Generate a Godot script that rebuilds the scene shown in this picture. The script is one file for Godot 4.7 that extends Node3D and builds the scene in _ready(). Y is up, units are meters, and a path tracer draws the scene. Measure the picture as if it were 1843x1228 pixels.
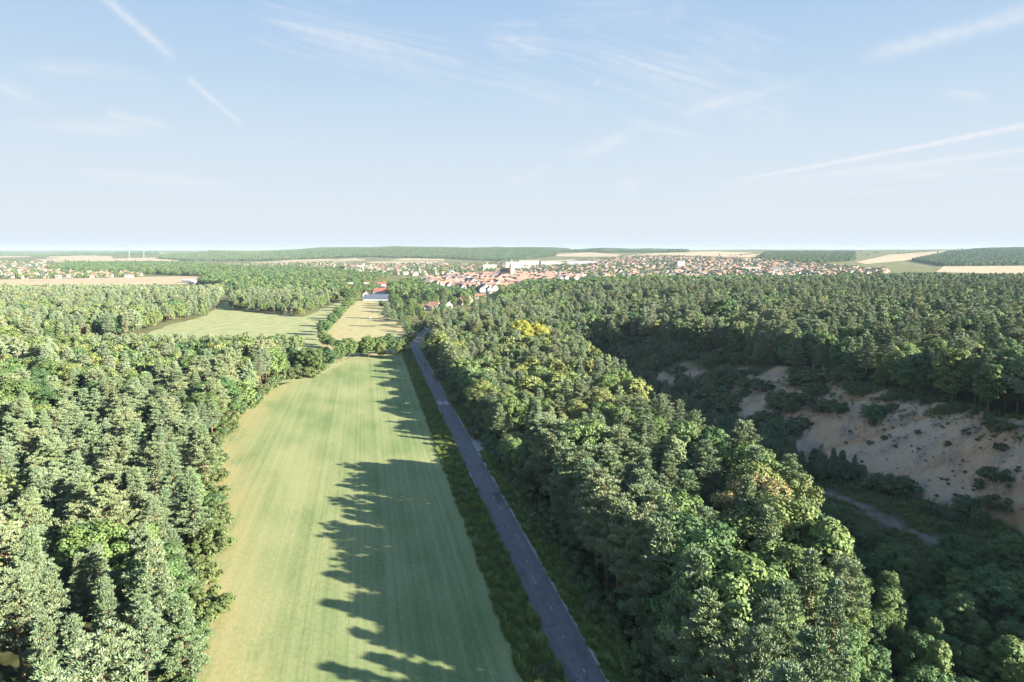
extends Node3D
# A wooded valley road seen from the air. World: x to the east of the camera, d = -z metres ahead, y up.

const EXPOSURE := 4.3
var rng := RandomNumberGenerator.new()
var n_low := FastNoiseLite.new()
var n_mid := FastNoiseLite.new()
var n_fine := FastNoiseLite.new()
var names := {}
var mats := {}
var pines := []
var leafies := []
var shrubs := []
var placed := []
var needle_tints := []
var leaf_tints := []

class Buf:
	var v := PackedVector3Array()
	var c := PackedColorArray()
	var uv := PackedVector2Array()
	func tri(p: Vector3, q: Vector3, r: Vector3, k: Color) -> void:
		v.push_back(p); v.push_back(q); v.push_back(r)
		c.push_back(k); c.push_back(k); c.push_back(k)
	func quad(p: Vector3, q: Vector3, r: Vector3, s: Vector3, k: Color) -> void:
		tri(p, q, r, k); tri(p, r, s, k)
	func box(lo: Vector3, hi: Vector3, k: Color) -> void:
		var a := [Vector3(lo.x, lo.y, lo.z), Vector3(hi.x, lo.y, lo.z), Vector3(hi.x, lo.y, hi.z), Vector3(lo.x, lo.y, hi.z), Vector3(lo.x, hi.y, lo.z), Vector3(hi.x, hi.y, lo.z), Vector3(hi.x, hi.y, hi.z), Vector3(lo.x, hi.y, hi.z)]
		for f in [[0, 1, 5, 4], [1, 2, 6, 5], [2, 3, 7, 6], [3, 0, 4, 7], [4, 5, 6, 7], [3, 2, 1, 0]]:
			quad(a[f[0]], a[f[1]], a[f[2]], a[f[3]], k)
	func tube(pts: Array, rad: Array, sides: int, cols: Array) -> void:
		var prev := PackedVector3Array()
		for i in pts.size():
			var t: Vector3 = (pts[mini(i + 1, pts.size() - 1)] - pts[maxi(i - 1, 0)]).normalized()
			var s := t.cross(Vector3(0.31, 0.2, 0.93)).normalized()
			var w := t.cross(s)
			var ring := PackedVector3Array()
			for k in sides:
				var an := TAU * k / sides
				ring.push_back(pts[i] + (s * cos(an) + w * sin(an)) * rad[i])
			if i > 0:
				for k in sides:
					var k2 := (k + 1) % sides
					quad(prev[k], prev[k2], ring[k2], ring[k], cols[i])
			prev = ring
	func mesh(m: Material, onto: ArrayMesh = null) -> ArrayMesh:
		var a := []
		a.resize(Mesh.ARRAY_MAX)
		a[Mesh.ARRAY_VERTEX] = v
		if c.size() == v.size(): a[Mesh.ARRAY_COLOR] = c
		if uv.size() == v.size(): a[Mesh.ARRAY_TEX_UV] = uv
		var o := onto if onto else ArrayMesh.new()
		o.add_surface_from_arrays(Mesh.PRIMITIVE_TRIANGLES, a)
		o.surface_set_material(o.get_surface_count() - 1, m)
		return o

# ------------------------------------------------------------------ helpers
func numbered(called: String) -> String:
	var n: int = names.get(called, 0)
	names[called] = n + 1
	return called if n == 0 else "%s_%03d" % [called, n]

func tag(o: Node, label: String, category: String, group := "", kind := "") -> Node:
	o.set_meta("label", label)
	o.set_meta("category", category)
	if group: o.set_meta("group", group)
	if kind: o.set_meta("kind", kind)
	return o

func obj(called: String, m: Mesh, parent: Node = self) -> MeshInstance3D:
	var o := MeshInstance3D.new()
	o.name = numbered(called) if parent == self else called
	o.mesh = m
	parent.add_child(o, true)
	return o

func base(called: String, at: Vector3, turn := 0.0) -> Node3D:
	var o := Node3D.new()
	o.name = numbered(called)
	add_child(o)
	o.position = at
	o.rotation.y = turn
	return o

func many(called: String, m: Mesh, where: Array, parent: Node, tints = null) -> MultiMeshInstance3D:
	var mm := MultiMesh.new()
	mm.transform_format = MultiMesh.TRANSFORM_3D
	mm.use_colors = tints != null
	mm.mesh = m
	mm.instance_count = where.size()
	for i in where.size():
		mm.set_instance_transform(i, where[i])
		if tints != null: mm.set_instance_color(i, tints[i])
	var o := MultiMeshInstance3D.new()
	o.name = numbered(called) if parent == self else called
	o.multimesh = mm
	parent.add_child(o, true)
	o.set_meta("kind", "stuff")
	return o

func rf(a: float, b: float) -> float:
	return rng.randf_range(a, b)

func lin(r: float, g: float, b: float) -> Color:
	return Color(r, g, b).linear_to_srgb()

func table(t: Array, x: float) -> float:
	if x <= t[0][0]: return t[0][1]
	for i in range(1, t.size()):
		if x <= t[i][0]:
			return lerpf(t[i - 1][1], t[i][1], (x - t[i - 1][0]) / (t[i][0] - t[i - 1][0]))
	return t[-1][1]

func poly(a: Array) -> PackedVector2Array:
	var p := PackedVector2Array()
	for i in range(0, a.size(), 2): p.push_back(Vector2(a[i], a[i + 1]))
	return p

func inside(p: PackedVector2Array, x: float, d: float) -> bool:
	return Geometry2D.is_point_in_polygon(Vector2(x, d), p)

func mat(called: String, color: Color, rough := 0.9, vertex := false) -> StandardMaterial3D:
	var m := StandardMaterial3D.new()
	m.resource_name = called
	m.albedo_color = color
	m.roughness = rough
	m.metallic_specular = 0.25
	m.vertex_color_use_as_albedo = vertex
	m.cull_mode = BaseMaterial3D.CULL_DISABLED
	mats[called] = m
	return m

# ------------------------------------------------------------------ the lie of the land
const PIT_EDGE := [[0, 20], [60, 27], [77, 36], [95, 46], [117, 53], [160, 51], [200, 46], [260, 42], [330, 38], [400, 36]]
const SLOPE_FOOT := [[0, 112], [100, 122], [140, 121], [158, 118], [185, 100], [212, 86], [260, 72], [330, 60], [400, 45]]
const SLOPE_TOP := [[0, 146], [100, 150], [140, 142], [174, 133], [253, 114], [320, 98], [390, 76], [420, 52]]
const RIM := [[0, 23], [110, 21], [165, 13], [260, 11], [320, 8], [400, 4], [440, 4]]
const FAR_D := [900, 1000, 1400, 1900, 2500, 3200, 4200, 5500, 7500, 11000, 16000]
const FAR_A := [-1.3, -0.75, -0.42, -0.18, 0.02, 0.23, 0.47, 0.75, 1.3]
const FAR_H := [
	[0, 0, 0, 0, 0, 5, 10, 20, 30, 40, 50],
	[0, 0, 0, 0, 0, 5, 10, 20, 30, 40, 50],
	[0, 0, 0, 0, 0, 3, 28, 42, 38, 42, 50],
	[0, 0, 0, 0, -2, 4, 58, 74, 50, 44, 50],
	[0, 0, 0, 3, 4, 10, 52, 68, 52, 46, 50],
	[0, 0, 4, 12, 25, 34, 45, 56, 58, 58, 58],
	[0, 0, 3, 8, 20, 33, 46, 56, 58, 58, 58],
	[0, 0, 0, 4, 12, 46, 66, 66, 60, 60, 60],
	[0, 0, 0, 4, 12, 46, 66, 66, 60, 60, 60]]

func far_height(a: float, d: float) -> float:
	a = clampf(a, -1.3, 1.3); d = clampf(d, 900, 16000)
	var i := 0
	while i < FAR_A.size() - 2 and a > FAR_A[i + 1]: i += 1
	var j := 0
	while j < FAR_D.size() - 2 and d > FAR_D[j + 1]: j += 1
	var u := smoothstep(0.0, 1.0, (a - FAR_A[i]) / (FAR_A[i + 1] - FAR_A[i]))
	var v: float = (d - FAR_D[j]) / float(FAR_D[j + 1] - FAR_D[j])
	var roll := n_low.get_noise_2d(a * 900.0, d * 0.02) * 9.0 * smoothstep(3600.0, 5000.0, d)
	return roll + lerpf(lerpf(FAR_H[i][j], FAR_H[i][j + 1], v), lerpf(FAR_H[i + 1][j], FAR_H[i + 1][j + 1], v), u)

func ht(x: float, d: float) -> float:
	var plateau := 12.0 * smoothstep(25.0, 150.0, x) * (1.0 - smoothstep(800.0, 1250.0, d))
	if d > 900.0: return plateau + far_height(x / d, d)
	var y := plateau
	if d < 440.0 and x > 30.0:
		var pl := table(PIT_EDGE, d)
		var bs := table(SLOPE_FOOT, d)
		var tp := table(SLOPE_TOP, d)
		var rm := table(RIM, d)
		var q := 0.0
		if x < pl: q = 0.0
		elif x < pl + 12.0: q = -8.0 * smoothstep(pl, pl + 12.0, x)
		elif x < bs: q = -8.0
		elif x < tp:
			var u := (x - bs) / (tp - bs)
			q = -8.0 + (rm + 8.0) * u
			var amp := 4.0 * u * (1.0 - u)
			q += amp * (n_mid.get_noise_2d(x * 2.2, d * 2.2) * 1.3 + absf(n_mid.get_noise_2d(d * 9.0 + x * 4.0, 40.0)) * 2.2 - absf(n_mid.get_noise_2d(d * 22.0 + x * 9.0, 80.0)) * 0.9)
		else: q = rm + (maxf(plateau, rm) - rm) * smoothstep(tp, tp + 60.0, x)
		y = lerpf(q, y, smoothstep(395.0, 440.0, d))
	return y

func at(x: float, d: float, up := 0.0) -> Vector3:
	return Vector3(x, ht(x, d) + up, -d)

func road_x(d: float) -> float:
	if d < 392.0: return 28.06 - 0.215 * d
	return table([[392, -56.2], [410, -59.0], [430, -60.6], [455, -61.2], [480, -61.0], [505, -60.0], [530, -57.5], [555, -54.0], [600, -46.0], [640, -41.0]], d)

# ------------------------------------------------------------------ trees
func noise_color(k: Color, spread: float) -> Color:
	var b := 1.0 + rf(-spread, spread)
	return Color(k.r * b * (1.0 + rf(-0.06, 0.06)), k.g * b, k.b * b * (1.0 + rf(-0.08, 0.08)))

# needle puff: shoots set with needles, each a slim three-sided spindle pointing out and up from the end of a bough
func puff(b: Buf, c: Vector3, out: Vector3, r: float, n: int, size: float, k: Color) -> void:
	var tone := noise_color(k, 0.13)
	for i in n:
		var o := Vector3(rng.randfn(), rng.randfn(), rng.randfn()).normalized()
		if o.y < -0.25: o.y *= -0.5
		var p := c + o * Vector3(1, 0.55, 1) * r * rf(0.3, 0.85)
		var dir := (o * 0.8 + out * 0.5 + Vector3(rf(-0.45, 0.45), rf(0.0, 0.75), rf(-0.45, 0.45))).normalized()
		var l := size * rf(0.7, 1.35)
		var w := l * rf(0.24, 0.36)
		var s := dir.cross(Vector3(rf(-1, 1), rf(-1, 1), rf(-1, 1))).normalized()
		var t := dir.cross(s)
		var col := noise_color(tone, 0.14)
		var q0 := p + s * w
		var q1 := p + (s * -0.5 + t * 0.87) * w
		var q2 := p + (s * -0.5 - t * 0.87) * w
		var tip := p + dir * l
		b.tri(q0, q1, tip, col)
		b.tri(q1, q2, tip, col)
		b.tri(q2, q0, tip, col)

func make_pine(sd: int, H: float, bare: float, R: float, power: float, k: Color, dens: float, size: float) -> Array:
	rng.seed = sd
	var tb := Buf.new()
	var cb := Buf.new()
	var bark_low := Color(0.13, 0.10, 0.08)
	var bark_up := Color(0.27, 0.165, 0.105)
	var pts := []
	var rad := []
	var cols := []
	var bend := Vector3(rf(-0.5, 0.5), 0, rf(-0.5, 0.5))
	for i in 9:
		var u := i / 8.0
		pts.append(Vector3(bend.x * sin(u * 2.6) + rf(-0.06, 0.06), u * H * 0.97 - (0.4 if i == 0 else 0.0), bend.z * sin(u * 2.2) + rf(-0.06, 0.06)))
		rad.append(lerpf(0.21, 0.03, pow(u, 0.8)) * H / 16.0)
		cols.append(bark_low.lerp(bark_up, smoothstep(0.2, 0.45, u)))
	tb.tube(pts, rad, 7, cols)
	# dead lower stubs
	for i in 7:
		var u := rf(bare * 0.45, bare)
		var p: Vector3 = pts[0].lerp(pts[8], u)
		var an := rf(0, TAU)
		var e := p + Vector3(cos(an), rf(-0.15, 0.25), sin(an)) * rf(0.6, 1.7)
		tb.tube([p, e], [0.035, 0.008], 3, [bark_low, Color(0.22, 0.19, 0.16)])
	var y := bare * H
	var turn := rf(0, TAU)
	while y < H * 0.975:
		var u := (y - bare * H) / (H * (1.0 - bare))
		var i0 := clampf(y / (H * 0.97) * 8.0, 0.0, 7.99)
		var on: Vector3 = pts[int(i0)].lerp(pts[int(i0) + 1], fmod(i0, 1.0))
		var reach := R * pow(1.0 - u, power) * smoothstep(-0.35, 0.22, u) + 0.28
		var n := 5 if u < 0.75 else 4
		for q in n:
			var an := turn + TAU * q / n + rf(-0.35, 0.35)
			var l := reach * rf(0.62, 1.16)
			if rng.randf() < 0.1 and u < 0.7: l *= 0.45
			var out := Vector3(cos(an), 0, sin(an))
			var lift := lerpf(0.02, 0.75, u) + rf(-0.08, 0.18)
			var mid := on + out * l * 0.55 + Vector3(0, l * 0.5 * lift - 0.1, 0)
			var tip := on + out * l + Vector3(0, l * lift + 0.12, 0)
			tb.tube([on, mid, tip], [0.05 * (1.0 - u * 0.5), 0.03, 0.01], 3, [bark_up, bark_up, bark_up * 0.8])
			var k_n := maxi(2, int(l * 1.55))
			for s in k_n:
				var f := lerpf(0.38 if u < 0.6 else 0.2, 1.0, (s + 0.5) / k_n)
				var c := on.lerp(mid, f * 2.0) if f < 0.5 else mid.lerp(tip, f * 2.0 - 1.0)
				var spread := l * 0.24 * sin(f * 2.6)
				c += out.cross(Vector3.UP) * rf(-1, 1) * spread + Vector3(0, rf(0.0, 0.22), 0)
				puff(cb, c, out * 0.6 + Vector3(0, 0.5, 0), rf(0.55, 0.95) * (0.75 + 0.25 * R / 3.0) * lerpf(1.05, 0.62, u), int(rf(38, 50) * dens), size, k)
		turn += 2.4
		y += lerpf(0.95, 0.6, u) * H / 16.0
	puff(cb, pts[8] + Vector3(0, 0.1, 0), Vector3.UP, 0.5, int(30 * dens) + 1, size, k)
	return [tb, cb]

func leaf_ball(b: Buf, c: Vector3, r: float, n: int, size: float, k: Color, second: Color, share: float) -> void:
	var tone := noise_color(k, 0.13)
	for i in n:
		var o := Vector3(rng.randfn(), rng.randfn(), rng.randfn()).normalized()
		if o.y < -0.45: o.y = -o.y * 0.5
		var p := c + o * Vector3(1, 0.78, 1) * r * rf(0.62, 1.08)
		var nrm := (o + Vector3(rf(-0.6, 0.6), rf(-0.2, 0.8), rf(-0.6, 0.6))).normalized()
		var s := nrm.cross(Vector3(rf(-1, 1), rf(-1, 1), rf(-1, 1))).normalized()
		var t := nrm.cross(s)
		var l := size * rf(0.65, 1.35)
		var col := noise_color(second if rng.randf() < share else tone, 0.14)
		b.quad(p - s * l * 0.62, p + t * l * 0.42, p + s * l * 0.62, p - t * l * 0.42, col)

# kind of outline: broad, tall, slender
func make_leafy(sd: int, H: float, R: float, low: float, lumps: int, ball: float, k: Color, second: Color, share: float, dens: float, size: float, pointed := 0.0) -> Array:
	rng.seed = sd
	var tb := Buf.new()
	var cb := Buf.new()
	var bark := Color(0.12, 0.10, 0.08)
	var y0 := H * low
	var c0 := Vector3(0, (H + y0) * 0.5, 0)
	var half := (H - y0) * 0.5
	tb.tube([Vector3(0, -0.4, 0), Vector3(rf(-0.2, 0.2), y0 * 0.8 + 0.5, rf(-0.2, 0.2)), Vector3(rf(-0.4, 0.4), H * 0.55, rf(-0.4, 0.4)), Vector3(rf(-0.4, 0.4), H * 0.86, rf(-0.4, 0.4))], [0.26 * H / 12.0, 0.19 * H / 12.0, 0.11, 0.03], 7, [bark, bark, bark, bark])
	var golden := 2.399963
	for i in lumps:
		var v := 1.0 - 2.0 * (i + 0.5) / lumps
		v = v * 0.92 + 0.04
		var an := golden * i + rf(-0.4, 0.4)
		var flat := sqrt(maxf(0.0, 1.0 - v * v))
		if pointed > 0.0: flat = lerpf(flat, clampf((1.0 - v) * 0.55, 0.0, 1.0), pointed)
		var f := rf(0.5, 0.98) if rng.randf() < 0.8 else rf(0.95, 1.14)
		var c := c0 + Vector3(cos(an) * flat * R * f, v * half * rf(0.84, 1.0), sin(an) * flat * R * f)
		var r := ball * rf(0.72, 1.28)
		leaf_ball(cb, c, r, int(95.0 * dens * r * r / (ball * ball)), size, k, second, share)
		if i % 3 == 0:
			var from := Vector3(0, clampf(c.y - absf(c.x) * 0.8 - absf(c.z) * 0.8, y0 * 0.6 + 0.3, H * 0.75), 0)
			tb.tube([from, from.lerp(c, 0.55) + Vector3(0, 0.25, 0), c], [0.1, 0.055, 0.015], 4, [bark, bark, bark])
	return [tb, cb]

func leaf_material(called: String, tint: Color) -> StandardMaterial3D:
	var m := mat(called, tint, 0.6, true)
	m.backlight = Color(0.40, 0.46, 0.26)
	m.metallic_specular = 0.32
	return m

func add_kind(list: Array, look: String, H: float, made: Array, made1: Array, made2: Array, leaf: Material, bark: Material) -> void:
	var d := {"look": look, "H": H}
	d.trunk = made[0].mesh(bark)
	d.crown = made[1].mesh(leaf)
	d.m0 = made[1].mesh(leaf, made[0].mesh(bark))
	d.m1 = made1[1].mesh(leaf, made1[0].mesh(bark))
	d.m2 = made2[1].mesh(leaf)
	list.append(d)

func make_kinds() -> void:
	var bark := mat("bark", Color.WHITE, 0.95, true)
	var needle := leaf_material("needles", Color.WHITE)
	needle.backlight = Color(0.42, 0.45, 0.32)
	var leaf := leaf_material("leaves", Color.WHITE)
	for q in [[0.95, 1.0, 1.0], [0.8, 0.84, 0.82], [1.08, 1.06, 0.92], [0.9, 0.96, 0.88]]:
		var c := lin(q[0] if q[0] < 1.0 else 1.0, q[1] if q[1] < 1.0 else 1.0, q[2])
		needle_tints.append(leaf_material("needles tinted", c))
		needle_tints[-1].backlight = Color(0.42, 0.45, 0.32)
		leaf_tints.append(leaf_material("leaves tinted", c))
	var P := [
		["tall pine with tapering crown", 16.5, 0.30, 3.5, 0.85, Color(0.180, 0.233, 0.133)],
		["round-topped pine with bare trunk", 16.0, 0.46, 3.6, 0.5, Color(0.194, 0.239, 0.133)],
		["bushy pine foliated to the ground", 14.0, 0.12, 3.5, 0.85, Color(0.176, 0.233, 0.133)],
		["narrow pine with pointed top", 16.5, 0.24, 3.0, 0.95, Color(0.176, 0.225, 0.131)],
		["broad layered pine with spreading boughs", 15.0, 0.4, 4.2, 0.6, Color(0.199, 0.236, 0.129)],
		["lean pine with thin open crown", 16.5, 0.44, 3.1, 0.65, Color(0.170, 0.215, 0.131)]]
	for i in P.size():
		var p: Array = P[i]
		var dens := 0.72 if i == 5 else 1.0
		add_kind(pines, p[0], p[1], make_pine(100 + i, p[1], p[2], p[3], p[4], p[5], dens, 0.31),
			make_pine(100 + i, p[1], p[2], p[3], p[4], p[5], dens * 0.34, 0.52), make_pine(100 + i, p[1], p[2], p[3], p[4], p[5], dens * 0.12, 0.95), needle, bark)
	var L := [
		["broad rounded leafy tree", 12.0, 4.3, 0.22, 74, 1.15, Color(0.125, 0.184, 0.063), Color(0.151, 0.196, 0.069), 0.2, 0.0],
		["dense deep green leafy tree", 13.0, 3.9, 0.2, 70, 1.1, Color(0.083, 0.146, 0.058), Color(0.095, 0.151, 0.062), 0.2, 0.0],
		["tall oval leafy tree", 14.0, 3.0, 0.2, 62, 1.05, Color(0.112, 0.170, 0.063), Color(0.129, 0.179, 0.067), 0.2, 0.15],
		["slender pale green birch", 14.0, 2.2, 0.2, 54, 0.85, Color(0.166, 0.204, 0.094), Color(0.179, 0.213, 0.101), 0.3, 0.45],
		["lumpy yellowish green leafy tree", 11.0, 3.7, 0.16, 60, 1.2, Color(0.148, 0.184, 0.063), Color(0.179, 0.202, 0.067), 0.3, 0.0],
		["young pointed leafy tree", 9.0, 2.3, 0.1, 46, 0.8, Color(0.121, 0.175, 0.063), Color(0.146, 0.190, 0.067), 0.2, 0.6],
		["spreading leafy tree hung with tan seeds", 14.0, 5.2, 0.2, 92, 1.15, Color(0.140, 0.157, 0.062), Color(0.36, 0.24, 0.11), 0.42, 0.0],
		["bright golden yellow leafy tree", 12.0, 4.4, 0.2, 74, 1.2, Color(0.34, 0.33, 0.06), Color(0.27, 0.29, 0.06), 0.3, 0.0]]
	for i in L.size():
		var p: Array = L[i]
		add_kind(leafies, p[0], p[1], make_leafy(200 + i, p[1], p[2], p[3], p[4], p[5], p[6], p[7], p[8], 1.9, 0.29, p[9]),
			make_leafy(200 + i, p[1], p[2], p[3], p[4], p[5], p[6], p[7], p[8], 0.55, 0.54, p[9]), make_leafy(200 + i, p[1], p[2], p[3], int(p[4] * 0.45), p[5] * 1.25, p[6], p[7], p[8], 0.17, 1.15, p[9]), leaf, bark)
	var S := [
		["rounded dense shrub", 3.0, 2.0, 0.02, 22, 0.75, Color(0.090, 0.145, 0.060), Color(0.11, 0.15, 0.06), 0.2, 0.0],
		["loose upright shrub", 3.4, 1.5, 0.03, 18, 0.62, Color(0.100, 0.145, 0.066), Color(0.12, 0.14, 0.07), 0.25, 0.3],
		["low spreading shrub", 2.0, 2.3, 0.0, 22, 0.62, Color(0.100, 0.132, 0.048), Color(0.13, 0.14, 0.06), 0.25, 0.0]]
	for i in S.size():
		var p: Array = S[i]
		add_kind(shrubs, p[0], p[1], make_leafy(300 + i, p[1], p[2], p[3], p[4], p[5], p[6], p[7], p[8], 1.0, 0.26, p[9]),
			make_leafy(300 + i, p[1], p[2], p[3], p[4], p[5], p[6], p[7], p[8], 0.35, 0.45, p[9]), make_leafy(300 + i, p[1], p[2], p[3], 10, p[5] * 1.3, p[6], p[7], p[8], 0.16, 0.8, p[9]), leaf, bark)

func put(sort: String, kind: int, x: float, d: float, height: float, zone: String, hero := "") -> void:
	placed.append({"sort": sort, "kind": kind, "x": x, "d": d, "h": height, "zone": zone, "turn": rf(0, TAU), "hero": hero, "wide": rf(0.92, 1.24)})

func right_limit(x: float) -> float:
	return table([[-50, 590], [-40, 600], [-10, 640], [115, 790], [223, 750], [370, 800], [814, 1090], [900, 1100]], x)

func plant_woods() -> void:
	rng.seed = 7
	var left := poly([-37, 20, -38, 60, -43, 84, -54, 111, -69, 151, -88, 196, -95, 230, -102, 285, -118, 335, -116, 372, -122, 388, -240, 404, -268, 520, -272, 597, -281, 645, -320, 745, -332, 800, -640, 830, -760, 800, -420, 440, -70, 20])
	var left_far := poly([-272, 655, -182, 585, -190, 700, -196, 740, -200, 830, -330, 850, -312, 750])
	var step := 4.7
	var d := 22.0
	while d < 1100.0:
		step = 6.4 if d < 420.0 else 6.8
		var x := -0.78 * d - 34.0
		while x < 0.78 * d + 95.0:
			var px := x + rf(-0.42, 0.42) * step
			var pd := d + rf(-0.42, 0.42) * step
			x += step
			var patch := n_low.get_noise_2d(px * 0.9, pd * 0.9)
			var zone := ""
			var pine := 0.7
			var height := 15.0
			if px < 0.0:
				if pd < 850.0 and inside(left, px, pd):
					zone = "wood"
					pine = 0.93
					if pd > 180.0 and pd < 350.0 and px < -118.0 - (350.0 - pd) * 0.1: pine = 0.3
					elif pd >= 350.0 and pd < 640.0: pine = 0.55
					if patch > 0.32: pine -= 0.3
					height = rf(12.5, 17.5) if pd < 640.0 else rf(13.0, 18.0)
					if pd > 280.0 and pd < 440.0 and px > -275.0: height = minf(height, 57.5 - pd * 0.126 + rf(-1.5, 1.5))
				elif inside(left_far, px, pd):
					zone = "copse"
					pine = 0.45
					height = rf(8.0, 15.0)
			if zone == "":
				var off := px - road_x(pd)
				if pd < 400.0 and off > (10.5 if pd < 160.0 else 9.0) and px < table(PIT_EDGE, pd) + 3.0:
					zone = "belt"
					if pd < 158.0:
						pine = 0.72 if off < 34.0 else 0.5
						height = rf(16.5, 19.0) if off < 20.0 else rf(13.0, 19.5)
					elif pd < 192.0:
						pine = 0.45
						height = rf(5.5, 8.0) if off < 18.0 else rf(11.0, 16.0)
					else:
						pine = 0.34
						height = rf(9.0, 14.5)
					if off < (30.0 if pd < 160.0 else 14.0) and rng.randf() < 0.12: continue
				elif pd > 55.0 and pd < 420.0 and px > table(SLOPE_TOP, pd) - 0.5:
					zone = "rim"
					pine = 0.6 + 0.5 * patch
					height = rf(12.0, 19.0)
				elif pd >= 395.0 and pd < right_limit(px) and off > 9.0 and px > (table([[395, -48], [450, -47], [500, -45], [560, -36], [620, -12]], pd)):
					zone = "ridge"
					pine = 0.55 + 0.7 * patch
					height = rf(11.0, 17.0)
					if n_mid.get_noise_2d(px, pd) > 0.42: continue
			if zone == "": continue
			if rng.randf() < 0.06: continue
			if rng.randf() < pine:
				var k := rng.randi() % 6
				if zone == "belt" and pd < 160.0: k = [0, 1, 2, 3, 0, 4][k]
				if k == 2: height *= 0.85
				put("pine", k, px, pd, height, zone)
			else:
				var k := rng.randi() % 6
				if zone == "wood": k = [0, 4, 5, 0, 3, 1][k]
				if zone == "belt" and pd > 190.0: k = [4, 0, 4, 2, 3, 5][k]
				if k == 5: height *= 0.75
				put("leafy", k, px, pd, height * rf(0.75, 0.95), zone)
		d += step
	# the hollow of the quarry: young trees and shrubs, thick at its near end and along its back
	d = 62.0
	while d < 425.0:
		var x := table(PIT_EDGE, d) + 2.0
		while x < table(SLOPE_TOP, d) + 2.0:
			var px := x + rf(-1.5, 1.5)
			var pd := d + rf(-1.5, 1.5)
			x += 3.6
			var u := (px - table(SLOPE_FOOT, pd)) / (table(SLOPE_TOP, pd) - table(SLOPE_FOOT, pd))
			var patch := n_mid.get_noise_2d(px, pd)
			if pd < 128.0:
				if rng.randf() < 0.5: put("leafy", [1, 0, 2, 1, 5][rng.randi() % 5], px, pd, rf(5.0, 11.0), "hollow")
				elif rng.randf() < 0.6: put("shrub", rng.randi() % 3, px, pd, rf(1.5, 3.5), "hollow")
			elif pd < 185.0 and u < 0.05:
				if absf(px - table([[120, 100], [134, 99.5], [142, 97.6], [151, 93.2], [161, 90.4], [170, 89.2], [176, 85.5], [186, 80]], pd)) > 3.6 and (px < table([[120, 100], [134, 99.5], [142, 97.6], [151, 93.2], [161, 90.4], [170, 89.2], [186, 80]], pd) or rng.randf() < 0.22):
					var low: bool = px > table([[120, 84], [151, 79], [176, 74], [186, 70]], pd)
					if rng.randf() < (0.3 if low else 0.6): put("shrub", rng.randi() % 3, px, pd, rf(0.7, 1.7) if low else rf(1.4, 4.0), "hollow")
					elif not low and rng.randf() < 0.35: put("leafy", [1, 5][rng.randi() % 2], px, pd, rf(4.0, 7.0), "hollow")
			elif u < 0.04:
				if rng.randf() < 0.55: put("pine", [2, 3, 0][rng.randi() % 3], px, pd, rf(4.5, 10.0), "hollow")
				elif rng.randf() < 0.6: put("leafy", [1, 5, 2][rng.randi() % 3], px, pd, rf(4.0, 8.0), "hollow")
			elif pd > 232.0:
				if rng.randf() < (0.2 + patch if pd < 275.0 and u > 0.25 else (0.12 if pd > 298.0 and pd < 334.0 and u > 0.05 and u < 0.85 else 0.55 + patch)): put("shrub" if rng.randf() < 0.7 else "pine", 2 if rng.randf() < 0.5 else 0, px, pd, rf(2.0, 4.8), "slope")
			elif u > 0.8 and rng.randf() < 0.34:
				put("shrub", rng.randi() % 3, px, pd, rf(1.4, 3.4), "slope")
		d += 3.6
	# single bushes on the sand
	for b in [[101.6, 232.5, 3.4], [105.8, 219.6, 2.8], [103.5, 224.0, 2.4], [114.1, 206.2, 3.2], [111.4, 205.0, 3.4], [112.5, 208.5, 2.8], [110.6, 204.2, 2.6], [102.4, 178.5, 3.6], [104.5, 176.5, 3.9], [100.4, 180.0, 3.2], [99.0, 189.8, 2.2], [96.5, 192.0, 2.8], [94.0, 196.0, 2.6], [117.8, 166.0, 2.6], [114.0, 164.0, 3.2], [112.2, 161.5, 2.6], [118.5, 160.0, 2.4], [121.0, 165.0, 2.2], [125.9, 170.7, 1.3], [129.0, 178.0, 1.8], [92.3, 216.8, 3.8], [89.0, 222.0, 4.0], [95.5, 221.0, 2.6], [86.2, 219.6, 4.2], [97.0, 232.0, 2.8], [99.0, 238.0, 2.4], [104.0, 163.0, 2.4], [107.0, 158.0, 2.2], [111.0, 155.0, 2.8], [101.0, 152.0, 2.0], [116.0, 190.0, 1.2], [109.5, 195.0, 1.0], [107.0, 198.0, 0.9], [119.0, 181.0, 1.5]]:
		put("shrub", rng.randi() % 3, b[0], b[1], b[2] * rf(1.0, 1.45), "sand")
	# hedge trees between the meadows and bushes at the head of the field
	for b in [[-113, 407, 6.5], [-121, 432, 4.0], [-127, 455, 7.5], [-129, 470, 6.0], [-131, 492, 4.0], [-133, 505, 7.5], [-138, 530, 4.5], [-141, 548, 6.5], [-143, 563, 7.5], [-148, 592, 6.0], [-151, 613, 5.0], [-156, 640, 7.0], [-160, 668, 8.0], [-166, 700, 8.5], [-172, 735, 10.0], [-180, 752, 11.0], [-186, 765, 11.0], [-176, 770, 9.0], [-97, 380, 5.0], [-104, 392, 4.5], [-109, 398, 5.5]]:
		put("leafy", [0, 1, 0, 4][rng.randi() % 4], b[0] + rf(-1, 1), b[1], b[2] * 1.4, "hedge")
	for b in [[-77.0, 361, 11.5], [-72.0, 366, 10.0], [-67.2, 372, 11.5], [-63.0, 379, 8.0], [-82, 366, 8.0], [-70, 361, 7.0], [-74, 376, 9.0], [-62, 370, 5.0]]:
		put("leafy", [0, 4, 1][rng.randi() % 3], b[0], b[1], b[2], "meadow head")
	for i in 46:
		var u := rng.randf()
		var v := rng.randf()
		put("leafy" if i % 2 else "shrub", [0, 1, 2][rng.randi() % 3], lerpf(-108, lerpf(-93, -85, u), v), lerpf(296, 352, u) + v * 6.0, rf(5.0, 11.0) if i % 2 else rf(3.0, 4.5), "field corner")
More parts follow.
